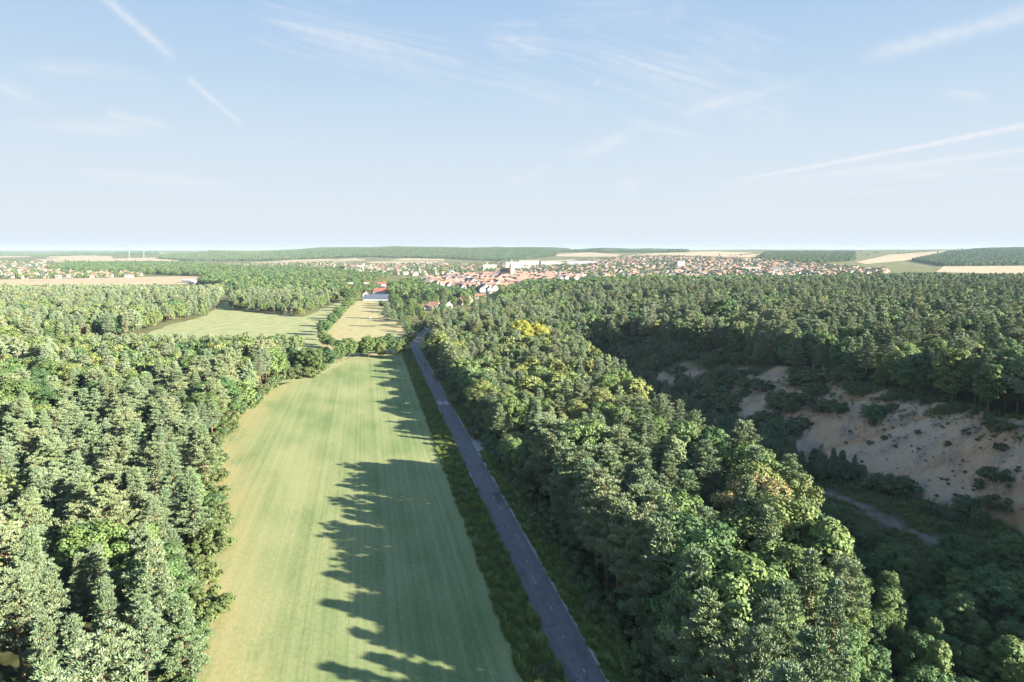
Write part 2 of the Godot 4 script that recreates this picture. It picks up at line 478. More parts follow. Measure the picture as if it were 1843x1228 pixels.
	for b in [["pine", -103.4, 563, 11], ["leafy", -71.6, 470, 5], ["pine", -75, 480, 6], ["leafy", -103, 613, 8], ["leafy", -108, 625, 9], ["leafy", -98, 600, 6], ["leafy", -129, 672, 6], ["pine", -88, 502, 10], ["pine", -84, 508, 8], ["leafy", -80, 515, 6], ["leafy", -90, 545, 7], ["leafy", -95, 640, 9], ["leafy", -110, 660, 9], ["leafy", -118, 690, 10], ["leafy", -125, 715, 9], ["leafy", -92, 570, 6], ["leafy", -87, 585, 7], ["leafy", -70, 545, 6], ["leafy", -66, 500, 5], ["leafy", -45, 540, 7], ["leafy", -49, 575, 6], ["leafy", -62, 570, 7], ["pine", -64, 640, 13], ["leafy", -56, 615, 6], ["leafy", -100, 690, 10], ["leafy", -85, 690, 9], ["leafy", -45, 690, 8], ["leafy", -60, 690, 8], ["leafy", -72, 710, 9], ["leafy", -55, 760, 9], ["leafy", -30, 700, 8], ["leafy", -90, 740, 11], ["leafy", -105, 750, 11], ["leafy", -75, 760, 11]]:
		put(b[0], rng.randi() % 5, b[1], b[2], b[3] * 1.3, "village")
	for i in 90:
		var gd := rf(520, 830)
		var gx := lerpf(-105, -28, rng.randf()) - (gd - 620.0) * 0.08
		var clear := true
		for q in [[-49.5, 728], [-58, 720], [-75, 659], [-68, 664], [-86, 640], [-81, 652], [-37, 803], [-53, 540], [-42, 600], [-33, 618], [-64, 678], [-30, 660]]:
			if absf(gx - q[0]) < 9.0 and gd < q[1] + 6.0 and gd > q[1] - 22.0: clear = false
		if clear and absf(gx - road_x(gd)) > 5.0: put("leafy", rng.randi() % 5, gx, gd, rf(5.0, 11.0), "village")
	# shrubs along the foot of the woods and the road
	d = 70.0
	while d < 330.0:
		var e := table([[60, -38], [84, -42], [111, -53], [151, -68], [196, -87], [230, -94], [285, -101], [330, -112]], d)
		put("shrub", rng.randi() % 3, e + rf(-3.5, 0.8), d, rf(1.2, 3.4), "wood edge")
		d += rf(1.0, 3.4)
	d = 60.0
	while d < 398.0:
		put("shrub", rng.randi() % 3, road_x(d) + (rf(7.4, 9.6) if d < 190.0 else rf(6.4, 8.6)), d, rf(1.4, 3.6), "road edge")
		d += rf(1.6, 3.6)
	d = 66.0
	while d < 385.0:
		put("shrub", [2, 0, 2][rng.randi() % 3], road_x(d) - rf(4.6, 7.6), d, rf(0.4, 1.1), "verge")
		d += rf(2.0, 9.0)
	d = 402.0
	while d < 600.0:
		put("shrub", rng.randi() % 3, road_x(d) - rf(4.0, 8.0), d, rf(1.5, 4.0), "village")
		d += rf(3.0, 8.0)
	d = 40.0
	while d < 384.0:
		if d < 160.0:
			put("pine", [0, 2, 4, 1][rng.randi() % 4], road_x(d) + rf(10.5, 13.0), d, rf(16.5, 19.8), "belt")
			put("pine" if rng.randf() < 0.7 else "leafy", [0, 2, 1][rng.randi() % 3], road_x(d) + rf(16.0, 20.0), d + 2.2, rf(16.5, 19.5), "belt")
		elif d <= 190.0:
			put("leafy", [0, 5, 4][rng.randi() % 3], road_x(d) + rf(9.5, 13.0), d, rf(6.5, 10.0), "belt")
		else:
			put("leafy" if rng.randf() < 0.6 else "pine", [0, 2, 4, 1][rng.randi() % 4], road_x(d) + rf(9.0, 13.0), d, rf(10.0, 15.0), "belt")
		d += rf(4.2, 5.8)
	# trees that stand out
	put("leafy", 6, 45.3, 119.8, 16.0, "belt", "large spreading tree hung with tan seed clusters beside the quarry")
	put("leafy", 4, 55.5, 129.4, 15.0, "belt", "bright green leafy tree behind the tan seed-hung tree")
	put("leafy", 5, 48.6, 100.4, 16.0, "belt", "thin pointed golden green sapling rising above pines near the quarry track")
	put("pine", 0, 26.8, 80.1, 17.0, "belt", "pale sunlit pine with pointed top standing clear of its neighbours")
	put("leafy", 2, 40.6, 157.6, 17.0, "belt", "tall oval leafy tree topping the belt beside the quarry hollow")
	put("leafy", 7, 5.9, 387.3, 17.0, "belt", "bright golden yellow tree among green ones by the road")
	put("leafy", 7, 13.5, 391.0, 15.0, "belt", "smaller golden yellow tree next to the brightest yellow one")
	put("leafy", 0, -22.0, 286.0, 9.5, "belt", "broad rounded leafy tree leaning out over the road")

const ZONE := {
	"wood": ["in the wood bordering the pale green field", "trees of the wood beside the field"], "copse": ["in the copse behind the far meadow", "trees of the copse behind the meadow"],
	"belt": ["in the tree belt between road and quarry", "trees of the belt between road and quarry"], "rim": ["on the rim above the sand quarry", "trees on the quarry rim"],
	"ridge": ["in the wood beyond the quarry", "trees of the wood beyond the quarry"], "hollow": ["in the shaded quarry hollow", "growth in the quarry hollow"],
	"slope": ["on the overgrown quarry bank", "growth on the quarry bank"], "sand": ["on the bare sand slope", "bushes on the sand slope"], "hedge": ["in the hedge between the two meadows", "trees of the meadow hedge"],
	"meadow head": ["at the head of the dry meadow", "trees at the head of the dry meadow"], "field corner": ["in the thicket at the field corner", "thicket at the field corner"],
	"village": ["in gardens by the white houses", "trees by the white houses"], "wood edge": ["at the wood's edge by the field", "shrubs along the wood edge"],
	"road edge": ["at the roadside under the tree belt", "shrubs along the road under the trees"], "verge": ["in the grass verge between road and field", "shrubs on the grass verge"]}

const TONES := ["", "dark ", "pale ", "mossy "]

# says more closely where a tree of the larger woods stands
func nearer(o: Dictionary, told: String) -> String:
	if o.zone == "wood":
		var e: float = table([[60, -38], [84, -42], [111, -53], [151, -68], [196, -87], [230, -94], [285, -101], [400, -118]], o.d) - o.x
		if o.d > 400.0: return "in the wood beside the far meadow"
		return "at the edge of the pale green field" if e < 6.0 else ("some rows in from the pale field" if e < 22.0 else "deep in the wood beside the field")
	if o.zone == "belt":
		if o.x - road_x(o.d) < 14.0: return "at the roadside of the tree belt"
		if o.x > table(PIT_EDGE, o.d) - 9.0: return "on the tree belt's quarry side"
		return "midway into the roadside tree belt"
	return told

func set_out() -> void:
	rng.seed = 11
	var lists := {"pine": pines, "leafy": leafies, "shrub": shrubs}
	var called := {"pine": "pine_tree", "leafy": "leafy_tree", "shrub": "shrub"}
	var most := {"pine": 300, "leafy": 300, "shrub": 300}
	var cat := {"pine": "tree", "leafy": "tree", "shrub": "shrub"}
	for o in placed:
		var seen: bool = absf(o.x) < 0.75 * o.d + 3.0 and o.d > 62.0
		o.rank = (o.d / o.h if seen else 1e6) - (1e5 if o.hero else 0.0)
		if o.zone in ["hedge", "meadow head", "sand", "field corner", "village"] and seen: o.rank -= 60.0
	placed.sort_custom(func(a, b): return a.rank < b.rank)
	var rest := {}
	var count := {"pine": 0, "leafy": 0, "shrub": 0}
	for o in placed:
		var p: Dictionary = lists[o.sort][o.kind]
		var s: float = o.h / p.H
		var where := at(o.x, o.d, -0.08)
		if count[o.sort] < most[o.sort] and o.rank < 1e5:
			count[o.sort] += 1
			var t := base(called[o.sort], where, o.turn)
			t.scale = Vector3(s * o.wide, s, s * o.wide)
			obj("trunk" if o.sort != "shrub" else "stem", p.trunk, t)
			var c := obj("crown" if o.sort != "shrub" else "foliage", p.crown, t)
			var tone := rng.randi() % 4
			c.material_override = (needle_tints if o.sort == "pine" else leaf_tints)[tone]
			t.rotation += Vector3(rf(-0.045, 0.045), 0, rf(-0.045, 0.045))
			var z: Array = ZONE[o.zone]
			var size := ""
			if o.sort == "pine" and o.h < 9.0: size = "young "
			if o.sort == "shrub" and o.h > 2.6: size = "large "
			elif o.sort == "shrub" and o.h < 1.2: size = "small "
			if o.hero: tag(t, o.hero, "tree")
			else: tag(t, size + TONES[tone] + p.look + " " + nearer(o, z[0]), cat[o.sort], z[1])
		else:
			var lod := "m0" if o.d < 230.0 else ("m1" if o.d < 720.0 else "m2")
			var key: String = o.sort + str(o.kind) + lod
			if not rest.has(key): rest[key] = [o.sort, p[lod], [], []]
			rest[key][2].append(Transform3D(Basis(Vector3.UP, o.turn).scaled(Vector3(s * o.wide, s, s * o.wide)), where))
			rest[key][3].append(tint())
	var homes := {}
	for sort in ["pine", "leafy", "shrub"]:
		var r := base({"pine": "pine_forest", "leafy": "leafy_forest", "shrub": "undergrowth"}[sort], Vector3.ZERO)
		tag(r, {"pine": "mass of further pines filling the woods on both sides of the road", "leafy": "mass of further leafy trees mixed into the woods", "shrub": "further low shrubs in the woods and quarry"}[sort], {"pine": "forest", "leafy": "forest", "shrub": "undergrowth"}[sort], "", "stuff")
		homes[sort] = r
	for key in rest:
		many({"pine": "pines", "leafy": "trees", "shrub": "foliage"}[rest[key][0]], rest[key][1], rest[key][2], homes[rest[key][0]], rest[key][3])

func tint() -> Color:
	var b := rf(0.86, 1.14)
	return Color(b * rf(0.93, 1.09), b, b * rf(0.9, 1.06))

# ------------------------------------------------------------------ ground
func noise_texture(sd: int, size: int, freq: float, lo: Color, hi: Color, oct := 5) -> ImageTexture:
	var n := FastNoiseLite.new()
	n.seed = sd
	n.noise_type = FastNoiseLite.TYPE_SIMPLEX_SMOOTH
	n.frequency = freq
	n.fractal_octaves = oct
	var g := n.get_seamless_image(size, size, false, false, 0.1, true)
	var out := PackedByteArray()
	out.resize(size * size * 3)
	var src := g.get_data()
	for i in size * size:
		var t := src[i] / 255.0
		var k := lo.lerp(hi, t)
		out[i * 3] = int(k.r * 255.0); out[i * 3 + 1] = int(k.g * 255.0); out[i * 3 + 2] = int(k.b * 255.0)
	return ImageTexture.create_from_image(Image.create_from_data(size, size, false, Image.FORMAT_RGB8, out))

func ground_material(called: String, tex: Texture2D, metres: float, tint_color := Color.WHITE, vertex := false) -> StandardMaterial3D:
	var m := mat(called, tint_color, 0.95, vertex)
	m.albedo_texture = tex
	m.uv1_triplanar = true
	m.uv1_world_triplanar = true
	m.uv1_scale = Vector3.ONE / metres
	m.metallic_specular = 0.1
	return m

func grid(b: Buf, x0: float, x1: float, d0: float, d1: float, sx: float, sd: float, skip: Callable, colour: Callable) -> void:
	var nx := int(round((x1 - x0) / sx))
	var nd := int(round((d1 - d0) / sd))
	var pts := []
	var cols := []
	for j in nd + 1:
		var row := PackedVector3Array()
		var rc := PackedColorArray()
		for i in nx + 1:
			var x := x0 + i * sx
			var d := d0 + j * sd
			row.push_back(at(x, d))
			rc.push_back(colour.call(x, d))
		pts.append(row)
		cols.append(rc)
	for j in nd:
		for i in nx:
			if skip.call(x0 + (i + 0.5) * sx, d0 + (j + 0.5) * sd): continue
			for q in [[j, i], [j + 1, i], [j + 1, i + 1], [j, i], [j + 1, i + 1], [j, i + 1]]:
				b.v.push_back(pts[q[0]][q[1]])
				b.c.push_back(cols[q[0]][q[1]])

func sheet(points: PackedVector2Array, up: float, cell := 0.0) -> Buf:
	var b := Buf.new()
	var pieces := [points]
	if cell > 0.0:
		pieces = []
		var r := Rect2(points[0], Vector2.ZERO)
		for p in points: r = r.expand(p)
		var nx := maxi(1, int(ceil(r.size.x / cell)))
		var ny := maxi(1, int(ceil(r.size.y / cell)))
		for i in nx:
			for j in ny:
				var lo := r.position + Vector2(r.size.x * i / nx, r.size.y * j / ny)
				var hi := r.position + Vector2(r.size.x * (i + 1) / nx, r.size.y * (j + 1) / ny)
				pieces.append_array(Geometry2D.intersect_polygons(points, PackedVector2Array([lo, Vector2(hi.x, lo.y), hi, Vector2(lo.x, hi.y)])))
	for p in pieces:
		var t := Geometry2D.triangulate_polygon(p)
		for i in t:
			b.v.push_back(at(p[i].x, p[i].y, up))
	return b

func wavy(points: PackedVector2Array, step: float, amount: float) -> PackedVector2Array:
	var out := PackedVector2Array()
	for i in points.size():
		var a := points[i]
		var b := points[(i + 1) % points.size()]
		var n := maxi(1, int(a.distance_to(b) / step))
		for k in n:
			var p := a.lerp(b, float(k) / n)
			out.push_back(p + Vector2(n_mid.get_noise_2d(p.x * 4.0, p.y * 4.0), n_mid.get_noise_2d(p.y * 4.0, p.x * 4.0 + 300.0)) * amount)
	return out

func structure(called: String, m: Mesh, label: String, category: String) -> MeshInstance3D:
	var o := obj(called, m)
	tag(o, label, category, "", "structure")
	return o

func build_ground() -> void:
	var soil := ground_material("forest floor", noise_texture(3, 512, 0.02, lin(0.035, 0.042, 0.018), lin(0.11, 0.115, 0.055)), 31.0)
	var b := Buf.new()
	var white := func(_x, _d): return Color.WHITE
	grid(b, -520, 520, -160, 440, 5, 5, func(x, d): return x > 35.0 and x < 190.0 and d > 60.0 and d < 430.0, white)
	structure("ground", b.mesh(soil), "brown and green earth under the woods", "ground")
	# the quarry
	b = Buf.new()
	var sand := Color(0.66, 0.45, 0.285)
	var pale := Color(0.66, 0.50, 0.36)
	var rust := Color(0.58, 0.335, 0.185)
	var earth := Color(0.085, 0.105, 0.045)
	var scree := Color(0.36, 0.31, 0.25)
	var track := [Vector2(85.5, 176), Vector2(89.2, 170.1), Vector2(90.4, 160.7), Vector2(93.2, 150.9), Vector2(97.6, 142.2), Vector2(99.5, 134), Vector2(100, 120)]
	var colour := func(x: float, d: float) -> Color:
		var u := (x - table(SLOPE_FOOT, d)) / (table(SLOPE_TOP, d) - table(SLOPE_FOOT, d))
		var n := n_fine.get_noise_2d(x, d)
		var n2 := n_mid.get_noise_2d(x * 1.3 + 50.0, d * 1.3)
		var k := earth.lerp(Color(0.13, 0.145, 0.065), clampf(0.5 + n, 0.0, 1.0))
		var bare := smoothstep(-0.1, 0.06, u + n * 0.16) * (1.0 - smoothstep(0.9, 1.04, u + n * 0.2 + n2 * 0.12)) * (1.0 - smoothstep(262.0, 285.0, d + n2 * 30.0))
		if d > 300.0 and d < 332.0: bare = maxf(bare, smoothstep(0.1, 0.3, u) * (1.0 - smoothstep(0.5, 0.75, u)) * smoothstep(300.0, 308.0, d) * (1.0 - smoothstep(322.0, 330.0, d)))
		bare *= smoothstep(70.0, 150.0, d)
		var face := sand.lerp(pale, clampf(0.5 + n2 * 1.4, 0.0, 1.0)).lerp(rust, smoothstep(0.15, 0.55, n_mid.get_noise_2d(d * 3.2 + x * 1.2, 9.0)))
		face = face.lerp(scree, smoothstep(0.12, 0.42, n_fine.get_noise_2d(x * 0.7 + 200.0, d * 0.7)) * 0.65)
		k = k.lerp(face, clampf(bare, 0.0, 1.0))
		var best := 99.0
		for i in track.size() - 1:
			best = minf(best, Geometry2D.get_closest_point_to_segment(Vector2(x, d), track[i], track[i + 1]).distance_to(Vector2(x, d)))
		var rut := (1.0 - smoothstep(0.3, 1.1, absf(best - 0.85) + n * 1.4)) * (1.0 - smoothstep(1.6, 2.6, best))
		k = k.lerp(Color(0.22, 0.19, 0.15), (1.0 - smoothstep(1.5, 5.0, best + n * 4.0)) * 0.7)
		return k.lerp(Color(0.31, 0.275, 0.225), clampf(rut, 0.0, 1.0))
	grid(b, 35, 190, 60, 430, 1.25, 1.25, func(_x, _d): return false, colour)
	var sandy := ground_material("quarry sand", noise_texture(9, 512, 0.03, lin(0.70, 0.68, 0.66), lin(1.0, 1.0, 1.0)), 9.0, Color.WHITE, true)
	var hn := noise_texture(12, 512, 0.035, Color.BLACK, Color.WHITE, 6)
	sandy.heightmap_enabled = true
	sandy.heightmap_texture = hn
	sandy.heightmap_scale = 45.0
	structure("quarry_ground", b.mesh(sandy), "pale sand quarry slope with earthy floor and rutted track", "quarry")
	# the far country: a fan of ground out to the horizon
	b = Buf.new()
	var ds := [436.0]
	while ds[-1] < 16000.0: ds.append(ds[-1] * 1.045)
	var na := 150
	for j in ds.size() - 1:
		for i in na:
			var a0 := lerpf(-1.3, 1.3, float(i) / na)
			var a1 := lerpf(-1.3, 1.3, float(i + 1) / na)
			var down := -0.12 if ds[j] < 460.0 else 0.0
			b.quad(at(a0 * ds[j], ds[j], down), at(a0 * ds[j + 1], ds[j + 1]), at(a1 * ds[j + 1], ds[j + 1]), at(a1 * ds[j], ds[j], down), Color.WHITE)
	var country := ground_material("far grassland", noise_texture(5, 512, 0.02, lin(0.11, 0.125, 0.055), lin(0.22, 0.21, 0.105)), 420.0)
	structure("land", b.mesh(country), "grassy valley land reaching to the horizon", "land")

func build_fields() -> void:
	# the long pale green field; texture laid along the rows: u across from the road, v along it
	var W := 768
	var Hh := 960
	var px := PackedByteArray()
	px.resize(W * Hh * 3)
	var green := Color(0.204, 0.255, 0.110)
	var green2 := Color(0.162, 0.216, 0.091)
	var straw := Color(0.305, 0.308, 0.152)
	var tan_ := Color(0.345, 0.300, 0.145)
	var rows := PackedFloat32Array()
	rng.seed = 21
	for i in W:
		rows.push_back(n_fine.get_noise_1d(i * 2.1) * 0.5 + n_mid.get_noise_1d(i * 3.0) * 0.7 + rf(-0.2, 0.2))
	for j in Hh:
		var d := 20.0 + 380.0 * (j + 0.5) / Hh
		var edge := road_x(d) - table([[20, -37], [60, -38], [84, -42], [111, -53], [151, -68], [196, -87], [230, -94], [285, -100], [330, -92], [400, -90]], d)
		for i in W:
			var u := 100.0 * (i + 0.5) / W
			var big := n_low.get_noise_2d(u * 2.6, d * 1.5)
			var mid := n_mid.get_noise_2d(u * 3.0, d * 1.1)
			var speck := n_fine.get_noise_2d(u * 5.0, d * 5.0)
			var dry := 0.30 + 0.55 * big + 0.35 * mid + 0.30 * rows[i] + 0.35 * speck
			dry += 0.25 * smoothstep(300.0, 120.0, d) * smoothstep(22.0, 40.0, u)
			var k := green2.lerp(green, clampf(0.5 + mid * 0.8 + rows[i] * 0.4, 0.0, 1.0)).lerp(straw, clampf(dry, 0.0, 0.85))
			var gap := edge - u + 5.0 * mid + 2.5 * speck
			k = k.lerp(tan_, smoothstep(14.0, 1.0, gap) * clampf(0.8 + 1.2 * mid + 0.6 * speck, 0.15, 0.95))
			k = k.lerp(Color(0.25, 0.27, 0.12), smoothstep(11.0, 8.3, u + 1.5 * speck) * 0.6)
			var grain := 1.0 + rf(-0.11, 0.11) + rows[i] * 0.10
			var s := Color(k.r * grain, k.g * grain, k.b * grain).linear_to_srgb()
			var q := (j * W + i) * 3
			px[q] = int(s.r * 255.0); px[q + 1] = int(s.g * 255.0); px[q + 2] = int(s.b * 255.0)
	var m := mat("field", Color.WHITE, 0.95)
	m.albedo_texture = ImageTexture.create_from_image(Image.create_from_data(W, Hh, false, Image.FORMAT_RGB8, px))
	m.metallic_specular = 0.1
	var b := Buf.new()
	var outline := PackedVector2Array()
	var d := 20.0
	while d < 372.0:
		outline.push_back(Vector2(road_x(d) - 8.3 + n_mid.get_noise_1d(d * 3.0) * 0.7, d))
		d += 4.0
	outline.append_array(poly([-57, 374, -72, 358, -84, 347, -87, 325, -90, 303, -98, 287, -101, 270, -97, 230, -90, 196, -72, 151, -56, 111, -45, 84, -41, 60, -39, 20]))
	b = sheet(outline, 0.02)
	for v in b.v: b.uv.push_back(Vector2((road_x(-v.z) - v.x) / 100.0, (-v.z - 20.0) / 380.0))
	structure("field", b.mesh(m), "long pale green mown field with dry tan margin beside the wood", "field")
	var meadow := ground_material("meadow", noise_texture(31, 512, 0.016, lin(0.23, 0.265, 0.125), lin(0.38, 0.37, 0.20)), 95.0)
	var dry := ground_material("dry meadow", noise_texture(32, 512, 0.02, lin(0.29, 0.27, 0.135), lin(0.45, 0.39, 0.22)), 70.0)
	var strawm := ground_material("stubble", noise_texture(33, 256, 0.02, lin(0.36, 0.295, 0.195), lin(0.48, 0.39, 0.265)), 300.0)
	structure("meadow", sheet(wavy(poly([-116, 400, -120, 424, -131, 500, -150, 600, -166, 690, -178, 760, -192, 758, -178, 580, -266, 648, -284, 700, -304, 744, -314, 741, -284, 648, -268, 597, -262, 520, -236, 400, -180, 392, -118, 384]), 12.0, 3.0), 0.05).mesh(meadow), "pale green meadow between the woods and the hedge", "meadow")
	structure("meadow", sheet(wavy(poly([-101, 366, -122, 426, -133, 500, -152, 600, -168, 690, -176, 790, -140, 745, -112, 640, -96, 560, -80, 500, -67, 440, -64, 392, -61, 376, -78, 362]), 12.0, 2.5), 0.06).mesh(dry), "dry straw-coloured meadow sloping to the dark-roofed hall", "meadow")
	structure("grassland", sheet(wavy(poly([-110, 288, -56, 300, -56, 402, -70, 430, -122, 432, -128, 400, -116, 340]), 10.0, 2.0), 0.012).mesh(meadow), "rough grass round the head of the long field", "grass")
	structure("path", sheet(wavy(poly([-104, 330, -112, 322, -116, 345, -121, 380, -126, 420, -119, 421, -113, 380]), 8.0, 1.5), 0.035).mesh(dry), "dry track through the trees to the meadow", "path")
	var far_fields := [
		[-1027, 1289, -675, 1511, -632, 1420, -540, 1125, -738, 1107, -900, 1074], [-2433, 3495, -2860, 4683, -2425, 4162, -1761, 3062, -1930, 2942], [-2134, 3661, -1846, 3865, -1556, 3200, -1602, 2866],
		[-3739, 4816, -3575, 5023, -3013, 4331, -3111, 4005], [-2773, 5357, -2378, 5444, -2043, 4808, -2294, 4500], [-2997, 4463, -2800, 4646, -2454, 4071, -2674, 3934], [-1137, 2983, -1094, 3372, -879, 3386, -852, 3181, -1019, 2792],
		[-948, 3246, -777, 3420, -693, 3278, -797, 2889], [-662, 3074, -527, 3406, -327, 3332, -293, 2990, -512, 2737], [235, 3707, 446, 3994, 570, 3563, 485, 3190, 222, 3512],
		[435, 3022, 773, 3709, 1299, 4370, 1371, 3876, 882, 2887, 563, 2504, 436, 2723], [1160, 2320, 1741, 3179, 2415, 3846, 2164, 3316, 1507, 2595, 1107, 2145], [1531, 2600, 1847, 2864, 1740, 2680, 1399, 2343],
		[1027, 1661, 1342, 2131, 1735, 2192, 1203, 1518], [94, 3020, 271, 3101, 273, 2851, 110, 2827], [857, 2881, 1277, 3528, 1575, 3694, 1314, 3141, 801, 2622], [833, 1515, 1031, 1635, 926, 1488, 790, 1438]]
	var told := ["wide pale stubble field behind the pine wood", "long pale stubble strip below the far woods", "short pale stubble strip by the two masts", "small pale field under the far dark woods", "pale field on the horizon ridge", "thin pale field beside the far dark woods",
		"pale field at the foot of the wooded hill", "pale field behind the white-walled suburb", "pale field between wooded hill and town", "pale field on the hilltop behind the grey hall", "broad tan field above the hillside houses", "large orange-tan field climbing to the ridge", "small tan field under the wooded hilltop",
		"pale field behind the wood beyond the quarry", "thin tan field behind the white blocks", "tan field running along the ridge", "narrow pale field in front of the wooded hill"]
	for i in far_fields.size():
		structure("field", sheet(poly(far_fields[i]), 0.6, 60.0 if i else 100.0).mesh(strawm), told[i], "field")

func build_road() -> void:
	var d := -60.0
	var line := PackedVector2Array()
	while d < 640.0:
		line.push_back(Vector2(road_x(d), d))
		d += 4.0
	rng.seed = 5
	# asphalt: worn wheel tracks, patches and cracks are in the colour
	var W := 128
	var L := 2048
	var im := Image.create(W, L, false, Image.FORMAT_RGB8)
	for j in L:
		for i in W:
			var n := n_fine.get_noise_2d(i * 0.9, j * 4.0) * 0.5 + n_mid.get_noise_2d(i * 0.6, j * 2.0) * 0.7 + rf(-0.16, 0.16)
			var k := 0.155 * (1.0 + 0.2 * n)
			if absf(i - 36) < 9 or absf(i - 92) < 9: k *= 1.07
			im.set_pixel(i, j, Color(k * 1.08, k * 0.99, k * 0.99).linear_to_srgb())
	for q in 70:
		var x0 := rng.randi_range(2, 100)
		var y0 := rng.randi_range(0, L - 40)
		var w := rng.randi_range(8, 40)
		var l := rng.randi_range(4, 40)
		var dark := rf(0.8, 1.14)
		for j in range(y0, y0 + l):
			for i in range(x0, mini(x0 + w, W)):
				im.set_pixel(i, j, im.get_pixel(i, j) * dark)
	for q in 150:
		var x := float(rng.randi_range(0, W - 1))
		var y := float(rng.randi_range(0, L - 60))
		var an := rf(-0.5, 0.5) + (PI / 2 if rng.randf() < 0.4 else 0.0)
		for s in rng.randi_range(10, 50):
			x += sin(an) * 1.0
			y += cos(an) * 0.6
			an += rf(-0.3, 0.3)
			if x < 0 or x >= W - 1 or y < 0 or y >= L: break
			im.set_pixel(int(x), int(y), im.get_pixel(int(x), int(y)) * 0.72)
	var asphalt := mat("asphalt", Color.WHITE, 0.85)
	asphalt.albedo_texture = ImageTexture.create_from_image(im)
	var strip := func(from: float, to: float, up: float, d0: float, d1: float, wob := 0.0, uv := false) -> Buf:
		var b := Buf.new()
		var v0 := 0.0
		for i in line.size() - 1:
			if line[i].y < d0 or line[i].y >= d1: continue
			var q := []
			for k in [i, i + 1]:
				var p := line[k]
				var t := (line[mini(k + 1, line.size() - 1)] - line[maxi(k - 1, 0)]).normalized()
				var s := Vector2(t.y, -t.x)
				var w := n_fine.get_noise_1d(p.y * 2.0 + from * 9.0) * wob
				q.append(p + s * (from + w)); q.append(p + s * (to + w))
			b.quad(at(q[0].x, q[0].y, up), at(q[2].x, q[2].y, up), at(q[3].x, q[3].y, up), at(q[1].x, q[1].y, up), Color.WHITE)
			if uv:
				var va := (line[i].y + 60.0) / 360.0
				var vb := (line[i + 1].y + 60.0) / 360.0
				b.uv.append_array(PackedVector2Array([Vector2(0, va), Vector2(0, vb), Vector2(1, vb), Vector2(0, va), Vector2(1, vb), Vector2(1, va)]))
		return b
	var verge := ground_material("verge grass", noise_texture(41, 512, 0.03, lin(0.12, 0.165, 0.06), lin(0.22, 0.24, 0.10)), 14.0)
	structure("verge", strip.call(-9.4, -2.3, 0.012, -60.0, 392.0, 0.5).mesh(verge), "grassy verge between the road and the pale green field", "verge")
	structure("verge", strip.call(2.3, 8.2, 0.012, -60.0, 560.0, 0.5).mesh(verge), "grassy verge between the road and the tree belt", "verge")
	structure("verge", strip.call(-6.0, -2.3, 0.07, 392.0, 620.0, 0.4).mesh(verge), "dry grassy verge beside the road's bend to the houses", "verge")
	var road := structure("road", strip.call(-2.5, 2.5, 0.08, -60.0, 636.0, 0.0, true).mesh(asphalt), "straight narrow grey asphalt road running towards the town", "road")
	var worn := ground_material("worn paint", noise_texture(43, 256, 0.08, lin(0.30, 0.30, 0.31), lin(0.72, 0.72, 0.70)), 3.0)
	var gravel := ground_material("road gravel", noise_texture(44, 256, 0.08, lin(0.26, 0.24, 0.21), lin(0.52, 0.49, 0.44)), 4.0)
	structure("road_shoulder", strip.call(2.5, 2.95, 0.05, -60.0, 392.0, 0.12).mesh(gravel), "thin pale gravel shoulder along the road under the trees", "road")
	for r in [[158.0, 172.0], [222.0, 246.0]]:
		obj("edge_line", strip.call(-2.44, -2.3, 0.088, r[0], r[1]).mesh(worn), road)
	var dash := Buf.new()
	dash.box(Vector3(-0.06, 0, -0.45), Vector3(0.06, 0.006, 0.45), Color.WHITE)
	var dash_mesh := dash.mesh(worn)
	d = 70.0
	var k := 0
	while d < 250.0:
		var o := obj("centre_dash", dash_mesh, road)
		o.position = Vector3(road_x(d) + (-0.1 if k % 2 else 0.35), 0.083, -d)
		o.rotation.y = atan(0.215)
		if k % 2: o.scale = Vector3(1.6, 1, 0.35)
		d += 8.2
		k += 1
	for s in [-1.25, 1.15]:
		var patch := Buf.new()
		patch.box(Vector3(-1.0, 0, -3.2), Vector3(1.0, 0.008, 3.2), Color.WHITE)
		var o := obj("concrete_patch", patch.mesh(gravel), road)
		o.position = Vector3(road_x(251) + s, 0.083, -251)
		o.rotation.y = atan(0.215)
	structure("gravel_pullout", sheet(wavy(poly([road_x(188) + 2.9, 188, road_x(206) + 2.9, 206, road_x(203) + 8.5, 202, road_x(195) + 8.0, 196]), 2.0, 0.8), 0.04).mesh(gravel), "pale gravel pull-out beside the road under the trees", "gravel")

